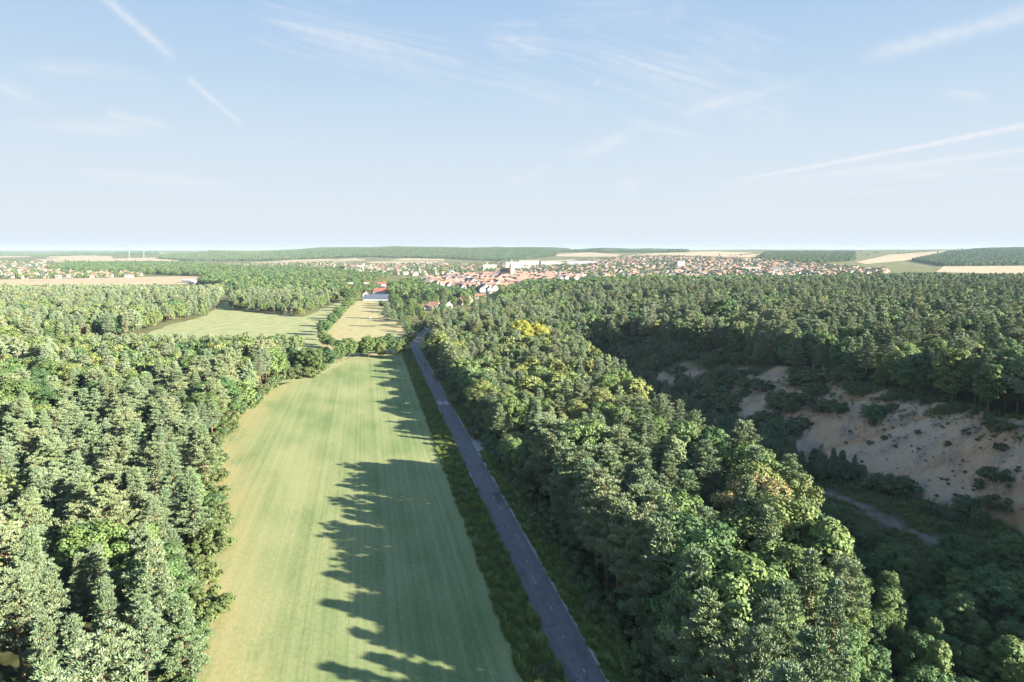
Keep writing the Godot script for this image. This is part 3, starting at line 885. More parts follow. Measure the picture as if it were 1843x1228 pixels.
func build_grass() -> void:
	rng.seed = 77
	var b := Buf.new()
	for i in 14:
		var an := rf(0, TAU)
		var p := Vector3(cos(an), 0, sin(an)) * rf(0.0, 0.22)
		var tip := p + Vector3(cos(an) * rf(0.05, 0.3), rf(0.35, 0.75), sin(an) * rf(0.05, 0.3))
		var s := Vector3(-sin(an), 0, cos(an)) * 0.045
		b.tri(p - s, p + s, tip, noise_color(Color(0.13, 0.17, 0.06), 0.25))
	var blade := mat("grass blades", Color.WHITE, 0.8, true)
	blade.backlight = Color(0.4, 0.45, 0.2)
	var m := b.mesh(blade)
	var where := []
	var tints := []
	for i in 30000:
		var d := 62.0 + 330.0 * pow(rng.randf(), 1.5)
		var off := rf(-8.6, -2.8) if i % 3 else rf(2.9, 8.0)
		if off > 0.0 and d > 188.0 and d < 206.0: continue
		var clump := n_fine.get_noise_2d(off * 3.0, d * 1.2)
		if rng.randf() > 0.6 + clump: continue
		var s := rf(0.6, 1.3) * (1.0 + clump)
		where.append(Transform3D(Basis(Vector3.UP, rf(0, TAU)).scaled(Vector3(s * 1.4, s, s * 1.4)), at(road_x(d) + off, d)))
		var dry := clampf(0.4 + clump * 1.5 + rf(-0.4, 0.4), 0.0, 1.0)
		tints.append(Color(0.95, 1.1, 0.9).lerp(Color(1.8, 1.55, 1.2), dry * dry * 0.7))
	for i in 9000:
		var d := rf(122.0, 262.0)
		var u := rf(0.72, 1.15) if i % 3 == 0 else rf(-1.6, 0.02)
		var x := lerpf(table(SLOPE_FOOT, d), table(SLOPE_TOP, d), u)
		var clump := n_fine.get_noise_2d(x, d)
		if x < table(PIT_EDGE, d) + 8.0 or rng.randf() > 0.45 + clump * 1.5: continue
		if absf(x - table([[120, 100], [134, 99.5], [142, 97.6], [151, 93.2], [161, 90.4], [170, 89.2], [176, 85.5], [186, 80]], d)) < 1.6 and d < 186.0: continue
		var s := rf(0.7, 1.6)
		where.append(Transform3D(Basis(Vector3.UP, rf(0, TAU)).scaled(Vector3(s * 1.5, s, s * 1.5)), at(x, d)))
		tints.append(Color(0.8, 0.95, 0.8).lerp(Color(1.7, 1.4, 1.2), rng.randf() * 0.6))
	var g := many("grass", m, where, self, tints)
	tag(g, "tall grass and weeds growing on the road verges and quarry banks", "grass", "", "stuff")

# ------------------------------------------------------------------ the town
func gable_walls(b: Buf, w: float, l: float, h: float, pitch: float, k: Color) -> void:
	var x := w * 0.5
	var z := l * 0.5
	var r := h + pitch * x
	b.quad(Vector3(-x, -1, -z), Vector3(x, -1, -z), Vector3(x, h, -z), Vector3(-x, h, -z), k)
	b.quad(Vector3(x, -1, z), Vector3(-x, -1, z), Vector3(-x, h, z), Vector3(x, h, z), k)
	b.quad(Vector3(-x, -1, z), Vector3(-x, -1, -z), Vector3(-x, h, -z), Vector3(-x, h, z), k)
	b.quad(Vector3(x, -1, -z), Vector3(x, -1, z), Vector3(x, h, z), Vector3(x, h, -z), k)
	b.tri(Vector3(-x, h, -z), Vector3(x, h, -z), Vector3(0, r, -z), k)
	b.tri(Vector3(x, h, z), Vector3(-x, h, z), Vector3(0, r, z), k)

func gable_roof(b: Buf, w: float, l: float, h: float, pitch: float, k: Color) -> void:
	var e := 0.45
	var x := w * 0.5 + e
	var z := l * 0.5 + e
	var y0 := h - pitch * e + 0.03
	var y1 := h + pitch * w * 0.5 + 0.03
	var t := 0.22
	for s in [-1.0, 1.0]:
		var a := Vector3(s * x, y0, -z)
		var c := Vector3(s * x, y0, z)
		var p := Vector3(0, y1, -z)
		var q := Vector3(0, y1, z)
		var u := Vector3(0, t, 0)
		b.quad(a + u, c + u, q + u, p + u, k)
		b.quad(a, p, q, c, k)
		b.quad(a, c, c + u, a + u, k)
		b.quad(a, a + u, p + u, p, k)
		b.quad(c, q, q + u, c + u, k)

var wall_mats := []
var roof_mats := []
const WALL_TOLD := ["white", "cream", "pale grey", "buff"]
const ROOF_TOLD := ["terracotta", "brown-red", "orange-red", "dark grey", "pinkish tile"]
const WALL_K := [Color(0.50, 0.48, 0.45), Color(0.42, 0.38, 0.32), Color(0.36, 0.35, 0.34), Color(0.34, 0.29, 0.23)]
const ROOF_K := [Color(0.26, 0.155, 0.12), Color(0.17, 0.115, 0.095), Color(0.32, 0.17, 0.12), Color(0.12, 0.12, 0.13), Color(0.27, 0.19, 0.16)]

func house(x: float, d: float, w: float, l: float, h: float, turn: float, wall: int, roof: int, label: String, group := "", windows := false, pitch := 0.75) -> Node3D:
	var t := base("house", at(x, d), turn)
	var b := Buf.new()
	gable_walls(b, w, l, h, pitch, Color.WHITE)
	obj("wall", b.mesh(wall_mats[wall]), t)
	b = Buf.new()
	gable_roof(b, w, l, h, pitch, Color.WHITE)
	var r := obj("roof", b.mesh(roof_mats[roof]), t)
	b = Buf.new()
	var cx := w * 0.2
	b.box(Vector3(cx - 0.35, h + pitch * w * 0.3 - 0.4, l * 0.28), Vector3(cx + 0.35, h + pitch * w * 0.5 + 0.9, l * 0.28 + 0.8), Color.WHITE)
	obj("chimney", b.mesh(wall_mats[3]), r)
	if windows:
		for side in [-1.0, 1.0]:
			for i in maxi(2, int(l / 3.5)):
				var z := -l * 0.5 + (i + 0.5) * l / maxi(2, int(l / 3.5))
				b = Buf.new()
				b.box(Vector3(side * w * 0.5 - 0.05, h * 0.4, z - 0.5), Vector3(side * w * 0.5 + 0.05, h * 0.4 + 1.3, z + 0.5), Color.WHITE)
				obj("window", b.mesh(mats["pane"]), t)
			for i in 2:
				b = Buf.new()
				b.box(Vector3(-w * 0.25 - 0.5 + i * w * 0.5, h * 0.4, side * l * 0.5 - 0.05), Vector3(-w * 0.25 + 0.5 + i * w * 0.5, h * 0.4 + 1.3, side * l * 0.5 + 0.05), Color.WHITE)
				obj("window", b.mesh(mats["pane"]), t)
	tag(t, label, "house", group)
	return t

func block(called: String, x: float, d: float, w: float, l: float, h: float, turn: float, wall: Material, top: Material, label: String, storeys := 0) -> void:
	var t := base(called, at(x, d), turn)
	var b := Buf.new()
	b.box(Vector3(-w * 0.5, -2, -l * 0.5), Vector3(w * 0.5, h, l * 0.5), Color.WHITE)
	obj("wall", b.mesh(wall), t)
	b = Buf.new()
	b.box(Vector3(-w * 0.5 - 0.3, h + 0.002, -l * 0.5 - 0.3), Vector3(w * 0.5 + 0.3, h + 0.7, l * 0.5 + 0.3), Color.WHITE)
	obj("roof", b.mesh(top), t)
	for s in storeys:
		var y := (s + 0.4) * h / storeys
		for i in int(w / 6.0):
			var xx := -w * 0.5 + (i + 0.5) * w / int(w / 6.0)
			b = Buf.new()
			b.box(Vector3(xx - 1.1, y, l * 0.5 - 0.1), Vector3(xx + 1.1, y + 1.5, l * 0.5 + 0.06), Color.WHITE)
			obj("window", b.mesh(mats["pane"]), t)
	tag(t, label, "building")

func shed(called: String, x: float, d: float, w: float, l: float, h: float, turn: float, wall: Material, top: Material, label: String, pitch := 0.25) -> void:
	var t := base(called, at(x, d), turn)
	var b := Buf.new()
	gable_walls(b, w, l, h, pitch, Color.WHITE)
	obj("wall", b.mesh(wall), t)
	b = Buf.new()
	gable_roof(b, w, l, h, pitch, Color.WHITE)
	obj("roof", b.mesh(top), t)
	b = Buf.new()
	b.box(Vector3(w * 0.5 - 0.1, 0, -2), Vector3(w * 0.5 + 0.1, h * 0.75, 2), Color.WHITE)
	obj("door", b.mesh(mats["pane"]), t)
	tag(t, label, "building")

func build_town() -> void:
	mat("pane", Color(0.16, 0.18, 0.2), 0.3)
	for k in WALL_K: wall_mats.append(mat("wall render", k.linear_to_srgb(), 0.9))
	for k in ROOF_K: roof_mats.append(mat("roof tiles", k.linear_to_srgb(), 0.85))
	var slate := mat("slate blue sheet", lin(0.10, 0.12, 0.16), 0.5)
	var white := mat("white sheet", lin(0.56, 0.55, 0.54), 0.6)
	var grey := mat("grey sheet", lin(0.40, 0.42, 0.44), 0.6)
	var red := mat("red sheet", lin(0.36, 0.13, 0.09), 0.7)
	var stone := mat("church stone", lin(0.55, 0.46, 0.33), 0.9)
	rng.seed = 61
	# the houses one can tell apart
	var near := [
		[-49.5, 728, 9, 15, 6, 0.9, 0, 2, "white gabled house, tallest of the near row, behind the wood"], [-58, 720, 8, 12, 4.5, 1.0, 0, 0, "long white house with terracotta roof below the tall gabled one"],
		[-75.1, 659, 9, 12, 5.5, 1.2, 0, 2, "white house with large orange-red roof facing the meadow"], [-68, 664, 8, 8, 6.5, 0.2, 0, 3, "narrow white house with grey roof beside the orange-roofed house"],
		[-86, 640, 9, 11, 4.5, 0.3, 0, 3, "white house with dark grey roofs at the meadow's edge"], [-81, 652, 7, 9, 4, 1.7, 0, 1, "low white wing with brown roof behind the grey-roofed house"],
		[-37, 803, 9, 14, 4, 1.4, 0, 2, "bungalow with bright orange roof among garden trees"], [-53, 540, 8, 12, 3.2, 0.3, 1, 1, "low cream bungalow with dark brown roof by the road bend"],
		[-42, 600, 9, 13, 3.2, 1.3, 3, 1, "wide brown-roofed bungalow among hedges"], [-33, 618, 8, 11, 3.4, 1.2, 1, 0, "terracotta-roofed bungalow where the wood ends"],
		[-64, 678, 8, 10, 4.5, 0.4, 0, 4, "white cottage with pinkish roof next to a dark conifer"], [-93, 553, 6, 7, 3.4, 0.5, 0, 1, "small white gable end hidden behind a pine"], [-30, 660, 8, 12, 4.0, 1.3, 0, 4, "white house with pinkish tile roof at the corner of the wood"]]
	for q in near: house(q[0], q[1], q[2] * 0.85, q[3] * 0.85, q[4] * 0.8, q[5], q[6], q[7], q[8], "", true)
	shed("hall", -151, 778, 17, 34, 2.6, 1.5, grey, slate, "long low hall with slate blue roof at the meadow's end", 0.5)
	shed("shed", -168, 896, 16, 24, 3.5, 1.4, grey, red, "shed with bright red roof behind the blue-roofed hall", 0.5)
	shed("warehouse", -222, 984, 26, 42, 7, 1.5, white, white, "white warehouse behind trees left of the red shed".replace("left of", "next to"))
	shed("warehouse", -205, 1040, 20, 40, 6, 1.6, white, red, "white warehouse with red roof behind the plain white one")
	shed("cottage", -181, 842, 8, 10, 3.2, 0.4, wall_mats[1], roof_mats[2], "small white cottage with orange roof between two trees", 0.8)
	shed("chapel", -417, 1692, 12, 24, 7, 0.8, wall_mats[3], roof_mats[1], "chapel with steep brown roof at the suburb's edge", 1.5)
	shed("farm_shed", -558, 1183, 12, 22, 5, 1.2, white, white, "white farm shed at the corner of the stubble field")
	block("apartment_block", -58, 1804, 34, 12, 17, 0.0, wall_mats[0], wall_mats[2], "white apartment block, first of the group behind the church", 5)
	block("apartment_block", 5, 1878, 46, 12, 21, 0.15, wall_mats[0], wall_mats[2], "tallest white apartment block behind the church spire", 6)
	block("apartment_block", 52, 2093, 60, 14, 22, 0.0, wall_mats[0], wall_mats[2], "long white apartment block behind the tallest one", 6)
	block("apartment_block", 25, 1840, 50, 12, 10, 0.1, wall_mats[0], wall_mats[2], "low white apartment block in front of the tallest one", 3)
	block("factory_hall", 122, 2180, 64, 40, 15, 0.1, wall_mats[0], grey, "broad white factory hall behind the town")
	block("factory_hall", 215, 2120, 90, 40, 15, -0.1, grey, grey, "broad grey factory hall beside the white one")
	block("apartment_block", 599, 1546, 34, 12, 12, -0.2, wall_mats[0], wall_mats[2], "white apartment block at the end of the hillside suburb", 4)
	block("apartment_block", 642, 1560, 26, 12, 12, -0.2, wall_mats[0], wall_mats[2], "shorter white apartment block nearest the wooded hill".replace("nearest", "beside"), 4)
	block("apartment_block", 428, 1745, 18, 12, 19, 0.1, wall_mats[0], wall_mats[2], "slim white tower block amid the hillside houses", 6)
	block("apartment_block", 560, 1620, 44, 12, 10, 0.1, wall_mats[2], wall_mats[2], "long pale grey apartment block in the hillside suburb", 3)
	block("sports_hall", -455, 2117, 44, 26, 9, 0.2, wall_mats[0], wall_mats[2], "flat white hall among the suburb trees")
	block("sports_hall", -420, 1960, 60, 20, 6, 0.1, wall_mats[0], grey, "long low white hall in front of the flat one")
	# church: nave, tower, spire
	var t := base("church", at(-10.9, 1418), 0.5)
	var b := Buf.new()
	gable_walls(b, 14, 34, 12, 1.1, Color.WHITE)
	obj("nave", b.mesh(stone), t)
	b = Buf.new()
	gable_roof(b, 14, 34, 12, 1.1, Color.WHITE)
	obj("roof", b.mesh(roof_mats[1]), t)
	b = Buf.new()
	b.box(Vector3(-4, -1, 17.5), Vector3(4, 24, 25.5), Color.WHITE)
	obj("tower", b.mesh(stone), t)
	b = Buf.new()
	for i in 8:
		var a0 := TAU * i / 8.0
		var a1 := TAU * (i + 1) / 8.0
		b.tri(Vector3(cos(a0) * 4.6, 24, 21.5 + sin(a0) * 4.6), Vector3(cos(a1) * 4.6, 24, 21.5 + sin(a1) * 4.6), Vector3(0, 38, 21.5), Color.WHITE)
	obj("spire", b.mesh(stone), t)
	tag(t, "stone church with pointed spire in the old town", "church")
	# lattice masts
	for q in [[-1914, 3440, 46, "slim lattice mast on the plain"], [-1886, 3524, 44, "slim lattice mast standing behind the other"], [577, 2796, 40, "pale mast on the field edge above the suburb"]]:
		t = base("mast", at(q[0], q[1]))
		b = Buf.new()
		for s in [[-1, -1], [1, -1], [1, 1], [-1, 1]]:
			b.tube([Vector3(s[0] * 1.6, -1, s[1] * 1.6), Vector3(s[0] * 0.35, q[2], s[1] * 0.35)], [0.16, 0.12], 4, [Color.WHITE, Color.WHITE])
		obj("frame", b.mesh(white), t)
		b = Buf.new()
		b.box(Vector3(-1.6, q[2] * 0.85, -0.5), Vector3(1.6, q[2] * 0.85 + 1, 0.5), Color.WHITE)
		obj("antenna", b.mesh(white), t)
		tag(t, q[3], "mast")
	# quarters: outline, spacing, weight of roof colours, label
	var quarters := [
		[poly([-168, 1143, -139, 1420, 10, 1555, 151, 1458, 136, 1313, 35, 1143, -30, 907, -99, 1011]), 16.0, 0.9, "old", 2.0],
		[poly([-172, 1505, -205, 2501, 88, 2838, 239, 2140, 163, 1452]), 27.0, 0.8, "upper", 1.0],
		[poly([144, 1386, 282, 2717, 530, 2875, 733, 2681, 921, 2381, 924, 1975, 933, 1699, 765, 1412, 398, 1298, 226, 1219]), 22.0, 0.85, "hillside", 1.0],
		[poly([-413, 1691, -671, 2582, -276, 2815, -162, 1982, -197, 1508]), 30.0, 0.65, "suburb", 1.0],
		[poly([-873, 2030, -1090, 2536, -752, 2895, -532, 2046]), 32.0, 0.65, "village", 1.0],
		[poly([-1034, 1340, -1564, 2030, -1539, 2374, -953, 1778, -773, 1420]), 30.0, 0.65, "plain", 1.0],
		[poly([-1660, 2156, -2187, 2843, -2062, 3032, -1597, 2374]), 42.0, 0.5, "far plain", 1.0],
		[poly([-217, 885, -238, 1042, -178, 1091, -134, 885]), 40.0, 0.3, "works", 1.0]]
	var phrase := {"old": ["in the dense old town round the church", "houses of the old town"], "upper": ["among trees behind the old town", "houses behind the old town"], "hillside": ["in the suburb climbing the hillside", "houses of the hillside suburb"],
		"suburb": ["in the leafy suburb below the wooded hill", "houses of the leafy suburb"], "village": ["in the roadside village before the wooded hill", "houses of the roadside village"], "plain": ["in the hamlet beyond the wide stubble field", "houses of the hamlet beyond the stubble field"],
		"far plain": ["in the hamlet far out on the plain", "houses of the hamlet on the plain"], "works": ["beside the white warehouses", "houses beside the warehouses"]}
	var spots := []
	for q in quarters:
		var r := Rect2(q[0][0], Vector2.ZERO)
		for p in q[0]: r = r.expand(p)
		var s: float = q[1]
		var d := r.position.y
		while d < r.end.y:
			var x := r.position.x
			while x < r.end.x:
				var p := Vector2(x + rf(-0.4, 0.4) * s, d + rf(-0.4, 0.4) * s)
				x += s
				if rng.randf() > q[2] or not Geometry2D.is_point_in_polygon(p, q[0]): continue
				spots.append([p.x, p.y, q[3], rf(6.5, 9.5), rf(8.0, 13.0) if q[3] != "old" else rf(9.0, 18.0), rf(3.6, 5.6) if q[3] != "old" else rf(4.5, 7.5), (0.35 if rng.randf() < 0.5 else 0.35 + PI / 2) + rf(-0.3, 0.3), [0, 1, 1, 2, 2, 3][rng.randi() % 6], [0, 0, 1, 2, 4, 4, 3][rng.randi() % 7]])
			d += s
	spots.sort_custom(func(a, b): return a[1] / a[4] < b[1] / b[4])
	var rest := Buf.new()
	for i in spots.size():
		var s: Array = spots[i]
		var w: int = s[7]
		if s[2] != "old" and rng.randf() < 0.3: w = 0
		if i < 285:
			var part: String = phrase[s[2]][0]
			if s[2] == "old":
				if Vector2(s[0], s[1]).distance_to(Vector2(-10.9, 1418)) < 90.0: part = "close to the church"
				elif s[1] < 1180.0: part = "on the old town's wooded side"
				elif s[0] > 40.0: part = "on the old town's hillside end"
				elif s[1] > 1380.0: part = "on the old town's side towards the white blocks"
			house(s[0], s[1], s[3], s[4], s[5], s[6], w, s[8], "%s%s-walled house with %s roof %s" % ["long " if s[4] > 14.5 else ("small " if s[4] < 10.0 else ""), WALL_TOLD[w], ROOF_TOLD[s[8]], part], phrase[s[2]][1])
		else:
			var one := Buf.new()
			gable_walls(one, s[3], s[4], s[5], 0.75, WALL_K[w])
			gable_roof(one, s[3], s[4], s[5], 0.75, ROOF_K[s[8]])
			var f := Transform3D(Basis(Vector3.UP, s[6]), at(s[0], s[1]))
			for v in one.v: rest.v.push_back(f * v)
			rest.c.append_array(one.c)
	var o := obj("distant_houses", rest.mesh(mat("distant houses", Color.WHITE, 0.9, true)))
	tag(o, "mass of small distant houses spread over the valley and hillside", "houses", "", "stuff")

func build_far_trees() -> void:
	rng.seed = 91
	var woods := [
		[[-1165, 3265, -1600, 4056, -2300, 5200, -1400, 5800, -301, 5600, 420, 5000, 319, 4468, 222, 3512, -53, 3051, -331, 3379, -800, 3518], 11.0, 0.97],
		[[-1871, 3610, -2240, 4465, -1706, 4790, -1165, 3265, -1564, 3272], 12.0, 0.9], [[-3638, 4590, -5692, 7186, -3101, 5991, -2294, 4500], 16.0, 0.9],
		[[254, 4010, 834, 5490, 582, 3829, 415, 4002], 12.0, 0.9], [[602, 3962, 834, 5490, 1216, 4735, 998, 3883], 12.0, 0.9],
		[[1448, 2493, 1982, 3154, 2622, 3877, 3269, 4142, 1735, 2192, 1287, 2043], 9.5, 0.97], [[873, 2464, 1434, 3876, 1919, 3845, 1212, 2424, 907, 2123], 11.0, 0.8],
		[[-1274, 1870, -1792, 2765, -1310, 2787, -955, 2222, -486, 1870, -385, 1691, -439, 1420, -612, 1420, -852, 1615], 9.5, 0.75],
		[[-497, 1091, -655, 1478, -411, 1580, -255, 1420, -249, 1091, -288, 983], 8.0, 0.92], [[-182, 1011, -174, 1183, -101, 944, -41, 831, -55, 744, -110, 744, -150, 831], 9.0, 0.8],
		[[62, 983, 143, 1116, 358, 1166, 879, 1392, 759, 1202, 245, 798, 51, 812], 8.5, 0.9], [[-15, 885, 34, 1089, 80, 1118, 61, 849, -13, 744], 9.0, 0.85],
		[[-400, 860, -200, 850, -190, 980, -420, 1080], 8.5, 0.7],
		[[-172, 1505, -205, 2501, 88, 2838, 239, 2140, 163, 1452], 12.6, 0.7], [[144, 1386, 282, 2717, 530, 2875, 733, 2681, 921, 2381, 924, 1975, 933, 1699, 765, 1412, 398, 1298, 226, 1219], 12.8, 0.62],
		[[-413, 1691, -671, 2582, -276, 2815, -162, 1982, -197, 1508], 16.0, 0.6], [[-873, 2030, -1090, 2536, -752, 2895, -532, 2046], 15.0, 0.7], [[-1034, 1340, -1564, 2030, -1539, 2374, -953, 1778, -773, 1420], 16.0, 0.7],
		[[-1660, 2156, -2187, 2843, -2062, 3032, -1597, 2374], 26.0, 0.7], [[-168, 1143, -139, 1420, 10, 1555, 151, 1458, 136, 1313, 35, 1143, -30, 907, -99, 1011], 22.0, 0.6],
		[[-217, 885, -238, 1042, -178, 1091, -134, 885], 24.0, 0.6], [[-3000, 2600, -2600, 3300, -1300, 3100, -1000, 2500, -1500, 2100], 34.0, 0.5], [[700, 2700, 1500, 3800, 3500, 4600, 3000, 3500], 70.0, 0.4]]
	var homes := {}
	for q in woods:
		var pl := poly(q[0])
		var r := Rect2(pl[0], Vector2.ZERO)
		for p in pl: r = r.expand(p)
		var s: float = q[1]
		var d := r.position.y
		while d < r.end.y:
			var x := r.position.x
			while x < r.end.x:
				var p := Vector2(x + rf(-0.5, 0.5) * s, d + rf(-0.5, 0.5) * s)
				x += s
				if rng.randf() > q[2] or absf(p.x) > 0.8 * p.y + 40.0 or not Geometry2D.is_point_in_polygon(p, pl): continue
				if s > 30.0 and n_low.get_noise_2d(p.x * 0.4, p.y * 0.4) < -0.1: continue
				var k: int = [0, 1, 2, 1, 4, 1, 2, 0][rng.randi() % 8]
				var list := leafies
				if d > 3000.0 and rng.randf() < 0.35: list = pines; k = rng.randi() % 3
				var h := rf(8.0, 13.5) if s < 12.5 else rf(4.5, 10.5)
				var sc: float = h / list[k].H
				var key := ("p" if list == pines else "l") + str(k)
				if not homes.has(key): homes[key] = [list[k].m2, [], []]
				homes[key][1].append(Transform3D(Basis(Vector3.UP, rf(0, TAU)).scaled(Vector3(sc * 1.15, sc, sc * 1.15)), at(p.x, p.y, -0.4)))
				homes[key][2].append(tint())
			d += s
	var o := base("distant_woodland", Vector3.ZERO)
	tag(o, "distant woodland, riverside trees and wooded hills round the town", "woodland", "", "stuff")
	for key in homes: many("trees", homes[key][0], homes[key][1], o, homes[key][2])

func build_small() -> void:
	# stones on the quarry slope, and the pale boulder in the dry meadow
	rng.seed = 17
	var b := Buf.new()
	b.box(Vector3(-0.7, -0.4, -0.6), Vector3(0.6, 0.45, 0.7), Color.WHITE)
	for i in b.v.size():
		var p := b.v[i]
		b.v[i] = p + Vector3(sin(p.y * 7.0 + p.z * 3.0), sin(p.x * 5.0) * 0.6, sin(p.x * 6.0 + p.y * 4.0)) * 0.22
	var stone := mat("stones", lin(0.3, 0.26, 0.21), 0.95, true)
	var rock := b.mesh(stone)
	var where := []
	var tints := []
	for i in 5200:
		var d := rf(140.0, 262.0)
		var u := rf(-0.25, 0.95)
		var x := lerpf(table(SLOPE_FOOT, d), table(SLOPE_TOP, d), u)
		if n_fine.get_noise_2d(x * 0.7 + 200.0, d * 0.7) < rf(-0.2, 0.35): continue
		var s := 0.1 + 0.35 * pow(rng.randf(), 3.0)
		where.append(Transform3D(Basis(Vector3.UP, rf(0, TAU)).scaled(Vector3(s, s * rf(0.6, 1.2), s)), at(x, d, s * 0.1)))
		var k := rf(0.45, 1.2)
		tints.append(Color(k, k, k * 1.02))
	tag(many("gravel", rock, where, self, tints), "stones and clods scattered over the sand slope", "stones", "", "stuff")
	# dark heather tufts on the sand
	rng.seed = 23
	var spots := []
	var cols := []
	for i in 520:
		var d := rf(148.0, 258.0)
		var u := rng.randf()
		var x := lerpf(table(SLOPE_FOOT, d), table(SLOPE_TOP, d), u)
		if n_mid.get_noise_2d(x * 2.0, d * 2.0 + 77.0) < rf(-0.05, 0.4): continue
		var s := 0.08 + 0.22 * pow(rng.randf(), 2.0)
		spots.append(Transform3D(Basis(Vector3.UP, rf(0, TAU)).scaled(Vector3(s, s * 0.8, s)), at(x, d, -0.03)))
		cols.append(Color(0.95, 1.0, 0.95) * rf(0.75, 1.15))
	tag(many("ground_cover", shrubs[0].m1, spots, self, cols), "small dark tufts dotted over the sand slope", "tufts", "", "stuff")
	var o := obj("boulder", b.mesh(mat("pale stone", lin(0.6, 0.56, 0.5), 0.9)))
	o.position = at(-120, 574, 0.3)
	tag(o, "small pale boulder lying in the dry meadow", "boulder")

# ------------------------------------------------------------------ sky
func make_sky() -> Image:
	var w := 1024
	var h := 512
	var stops := [[-90, Color(0.62, 0.70, 0.77)], [-1, Color(0.74, 0.81, 0.87)], [0, Color(0.74, 0.815, 0.875)], [3, Color(0.745, 0.825, 0.89)], [6.5, Color(0.69, 0.80, 0.90)], [11, Color(0.585, 0.735, 0.885)], [15, Color(0.485, 0.66, 0.865)], [19, Color(0.415, 0.60, 0.85)], [35, Color(0.26, 0.45, 0.76)], [90, Color(0.12, 0.28, 0.6)]]
	var wisp := FastNoiseLite.new()
	wisp.seed = 4
	wisp.frequency = 0.02
	wisp.fractal_octaves = 5
	var im := Image.create(w + 16, h, false, Image.FORMAT_RGBAF)
	for j in h:
		var el := 90.0 - 180.0 * (j + 0.5) / h
		var k: Color = stops[-1][1]
		for s in range(1, stops.size()):
			if el <= stops[s][0]:
				k = stops[s - 1][1].lerp(stops[s][1], (el - stops[s - 1][0]) / float(stops[s][0] - stops[s - 1][0]))
				break
		for i in w + 16:
			var out := k
			if el > 0.0:
				var az := TAU * (i - 7.5) / w
				var c := Vector2(cos(az), sin(az)) * 26.0
				var n := wisp.get_noise_3d(c.x * 5.0, el * 9.0 + c.y * 1.2, c.y * 5.0) * 0.5 + 0.5
				var n2 := wisp.get_noise_3d(c.x * 1.6 + 90.0, el * 2.5, c.y * 1.6) * 0.5 + 0.5
				var cover := smoothstep(0.5, 0.85, n) * smoothstep(0.35, 0.7, n2) * 0.3 * (1.0 - smoothstep(45.0, 80.0, el))
				out = k.lerp(Color(0.83, 0.88, 0.93), cover)
			im.set_pixel(i, j, out)
	im.resize(4160, 2048, Image.INTERPOLATE_CUBIC)
	im = im.get_region(Rect2i(32, 0, 4096, 2048))
	# cirrus streaks and contrails: azimuth, elevation of both ends, half width in degrees, strength
	var streaks := [[-16.86,16.17,-1.41,13.49,1.21,0.3], [-1.41,13.49,7.53,11.26,0.75,0.14], [-1.84,16.19,3.49,15.39,1.03,0.26], [5.7,15.42,18.16,11.27,1.21,0.28], [18.15,11.47,21.61,9.67,1.12,0.2], [14.68,10.79,22.04,12.46,0.42,0.25], [4.91,7.66,10.0,9.19,0.33,0.32], [-0.75,5.19,3.56,6.85,0.28,0.22], [-34.5,20.8,-25.0,13.3,0.3,0.5], [-24.6,12.4,-20.8,9.2,0.2,0.45], [25.2,13.4,37.0,15.08,0.5,0.45], [37.0,15.08,62,17.0,1.2,0.4], [14.88,4.97,37.59,8.3,0.2,0.9], [37.59,8.3,60,11.0,0.3,0.7], [22.41,5.5,37.73,6.65,0.12,0.5], [28.01,5.09,37.83,5.4,0.19,0.22], [19.67,4.76,35.74,6.26,0.61,0.25], [-29.96,9.43,-26.08,8.93,0.28,0.38], [6.53,12.92,7.14,13.27,0.09,0.4], [-36.89,10.86,-32.84,9.29,0.47,0.16], [8.76,5.13,10.31,5.32,0.42,0.2], [-33.26,11.86,-27.28,12.47,0.37,0.2], [31.03,10.73,34.24,9.91,0.33,0.15], [9.75,10.24,14.97,8.6,0.47,0.16], [12.11,18.19,13.41,16.99,0.93,0.1], [-34.16,8.27,-26.1,8.7,0.47,0.2], [-33.14,5.28,-21.77,5.03,0.37,0.2], [3.47,17.79,12.11,18.19,1.17,0.1], [14.27,16.18,21.21,13.74,1.03,0.15], [24.03,3.93,29.8,4.31,0.19,0.2],
		[80, 22, 130, 30, 0.6, 0.4], [-120, 18, -60, 26, 0.5, 0.4], [150, 12, 200, 20, 1.0, 0.3]]
	# a wide streak is a sheaf of fine fibres that fan out and fray
	var fibres := []
	rng.seed = 404
	for s in streaks:
		if s[4] < 0.3 or s[5] > 0.35:
			fibres.append([s[0], s[1], s[2], s[3], s[4], s[5] * 1.15])
			continue
		var a := Vector2(s[0], s[1])
		var b := Vector2(s[2], s[3])
		var across := (b - a).orthogonal().normalized()
		for i in int(16 + s[4] * 26):
			var off: float = rng.randfn() * s[4] * 0.75
			var t0 := rf(-0.3, 0.5)
			var t1 := t0 + rf(0.45, 0.9)
			var p := a.lerp(b, t0) + across * off
			var q := a.lerp(b, t1) + across * (off * rf(0.7, 1.6) + rf(-0.25, 0.25))
			fibres.append([p.x, p.y, q.x, q.y, rf(0.06, 0.2), s[5] * rf(0.15, 0.6)])
		fibres.append([s[0], s[1], s[2], s[3], s[4] * 1.1, s[5] * 0.22])
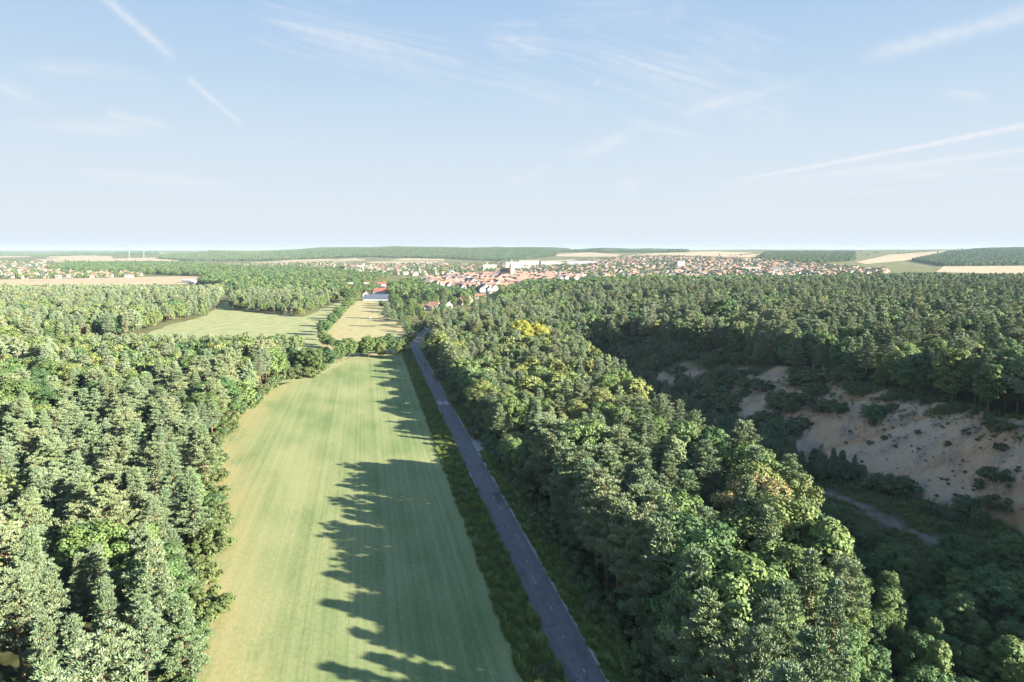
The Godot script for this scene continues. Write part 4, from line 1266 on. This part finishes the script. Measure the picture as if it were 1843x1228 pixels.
	for s in fibres:
		var a := Vector2(s[0], s[1])
		var b := Vector2(s[2], s[3])
		var reach: float = s[4] * 2.4
		var trail: bool = s[5] > 0.4
		for j in range(int((90.0 - maxf(a.y, b.y) - reach) / 180.0 * 2048.0), int((90.0 - minf(a.y, b.y) + reach) / 180.0 * 2048.0) + 1):
			for i in range(int((minf(a.x, b.x) - reach + 180.0) / 360.0 * 4096.0), int((maxf(a.x, b.x) + reach + 180.0) / 360.0 * 4096.0) + 1):
				var p := Vector2((i + 0.5) / 4096.0 * 360.0 - 180.0, 90.0 - (j + 0.5) / 2048.0 * 180.0)
				var t := clampf((p - a).dot(b - a) / (b - a).length_squared(), 0.0, 1.0)
				var wide: float = s[4] * (0.35 + 0.65 * t if s[5] > 0.8 else 1.0)
				var dist := (p - a.lerp(b, t)).length() / wide
				if dist > 2.4: continue
				var ends := smoothstep(0.0, 0.08 if trail else 0.25, t) * (1.0 - smoothstep(0.9 if trail else 0.75, 1.0, t))
				if trail and (s[2] > 36.9 or s[0] > 36.9): ends = smoothstep(0.0, 0.3, t) if s[2] < 50 else 1.0 - smoothstep(0.6, 1.0, t)
				var f: float = exp(-dist * dist) * s[5] * ends * (0.85 + 0.5 * wisp.get_noise_2d(p.x * 40.0 + 7.0, p.y * 60.0))
				var ii := posmod(i + 2048, 4096)
				im.set_pixel(ii, j, im.get_pixel(ii, j).lerp(Color(0.87, 0.90, 0.94), clampf(f, 0.0, 0.8)))
	return im

# ------------------------------------------------------------------
func _ready() -> void:
	n_low.seed = 1; n_low.frequency = 0.011; n_low.fractal_octaves = 3
	n_mid.seed = 2; n_mid.frequency = 0.03; n_mid.fractal_octaves = 3
	n_fine.seed = 3; n_fine.frequency = 0.16; n_fine.fractal_octaves = 4
	var cam := Camera3D.new()
	cam.name = "camera"
	cam.fov = 53.1
	cam.near = 0.5
	cam.far = 40000.0
	add_child(cam)
	cam.position = Vector3(0, 57, 0)
	cam.rotation_degrees = Vector3(-7.6, 0, 0)
	cam.current = true
	var env := Environment.new()
	env.background_mode = Environment.BG_SKY
	env.sky = Sky.new()
	var sm := PanoramaSkyMaterial.new()
	sm.panorama = ImageTexture.create_from_image(make_sky())
	env.sky.sky_material = sm
	env.background_energy_multiplier = 1.0 / EXPOSURE
	env.tonemap_mode = Environment.TONE_MAPPER_LINEAR
	env.tonemap_exposure = EXPOSURE
	env.sdfgi_enabled = true
	env.ssao_enabled = true
	env.ssil_enabled = true
	env.fog_enabled = true
	env.fog_density = 0.000045
	env.fog_light_color = Color(0.78, 0.88, 1.0)
	var we := WorldEnvironment.new()
	we.name = "world"
	we.environment = env
	add_child(we)
	var sun := DirectionalLight3D.new()
	sun.name = "sun"
	sun.light_energy = 1.6
	sun.light_color = Color(1.0, 0.965, 0.89)
	sun.light_angular_distance = 0.5
	sun.shadow_enabled = true
	add_child(sun)
	var az := deg_to_rad(24.0)
	var el := deg_to_rad(18.5)
	sun.look_at(Vector3(-cos(az) * cos(el), -sin(el), -sin(az) * cos(el)), Vector3.UP)
	print("sky ", Time.get_ticks_msec())
	build_ground()
	build_fields()
	build_road()
	print("ground ", Time.get_ticks_msec())
	make_kinds()
	print("kinds ", Time.get_ticks_msec())
	plant_woods()
	set_out()
	print("woods ", Time.get_ticks_msec(), " ", placed.size())
	build_town()
	build_far_trees()
	build_grass()
	build_small()
	print("done ", Time.get_ticks_msec())
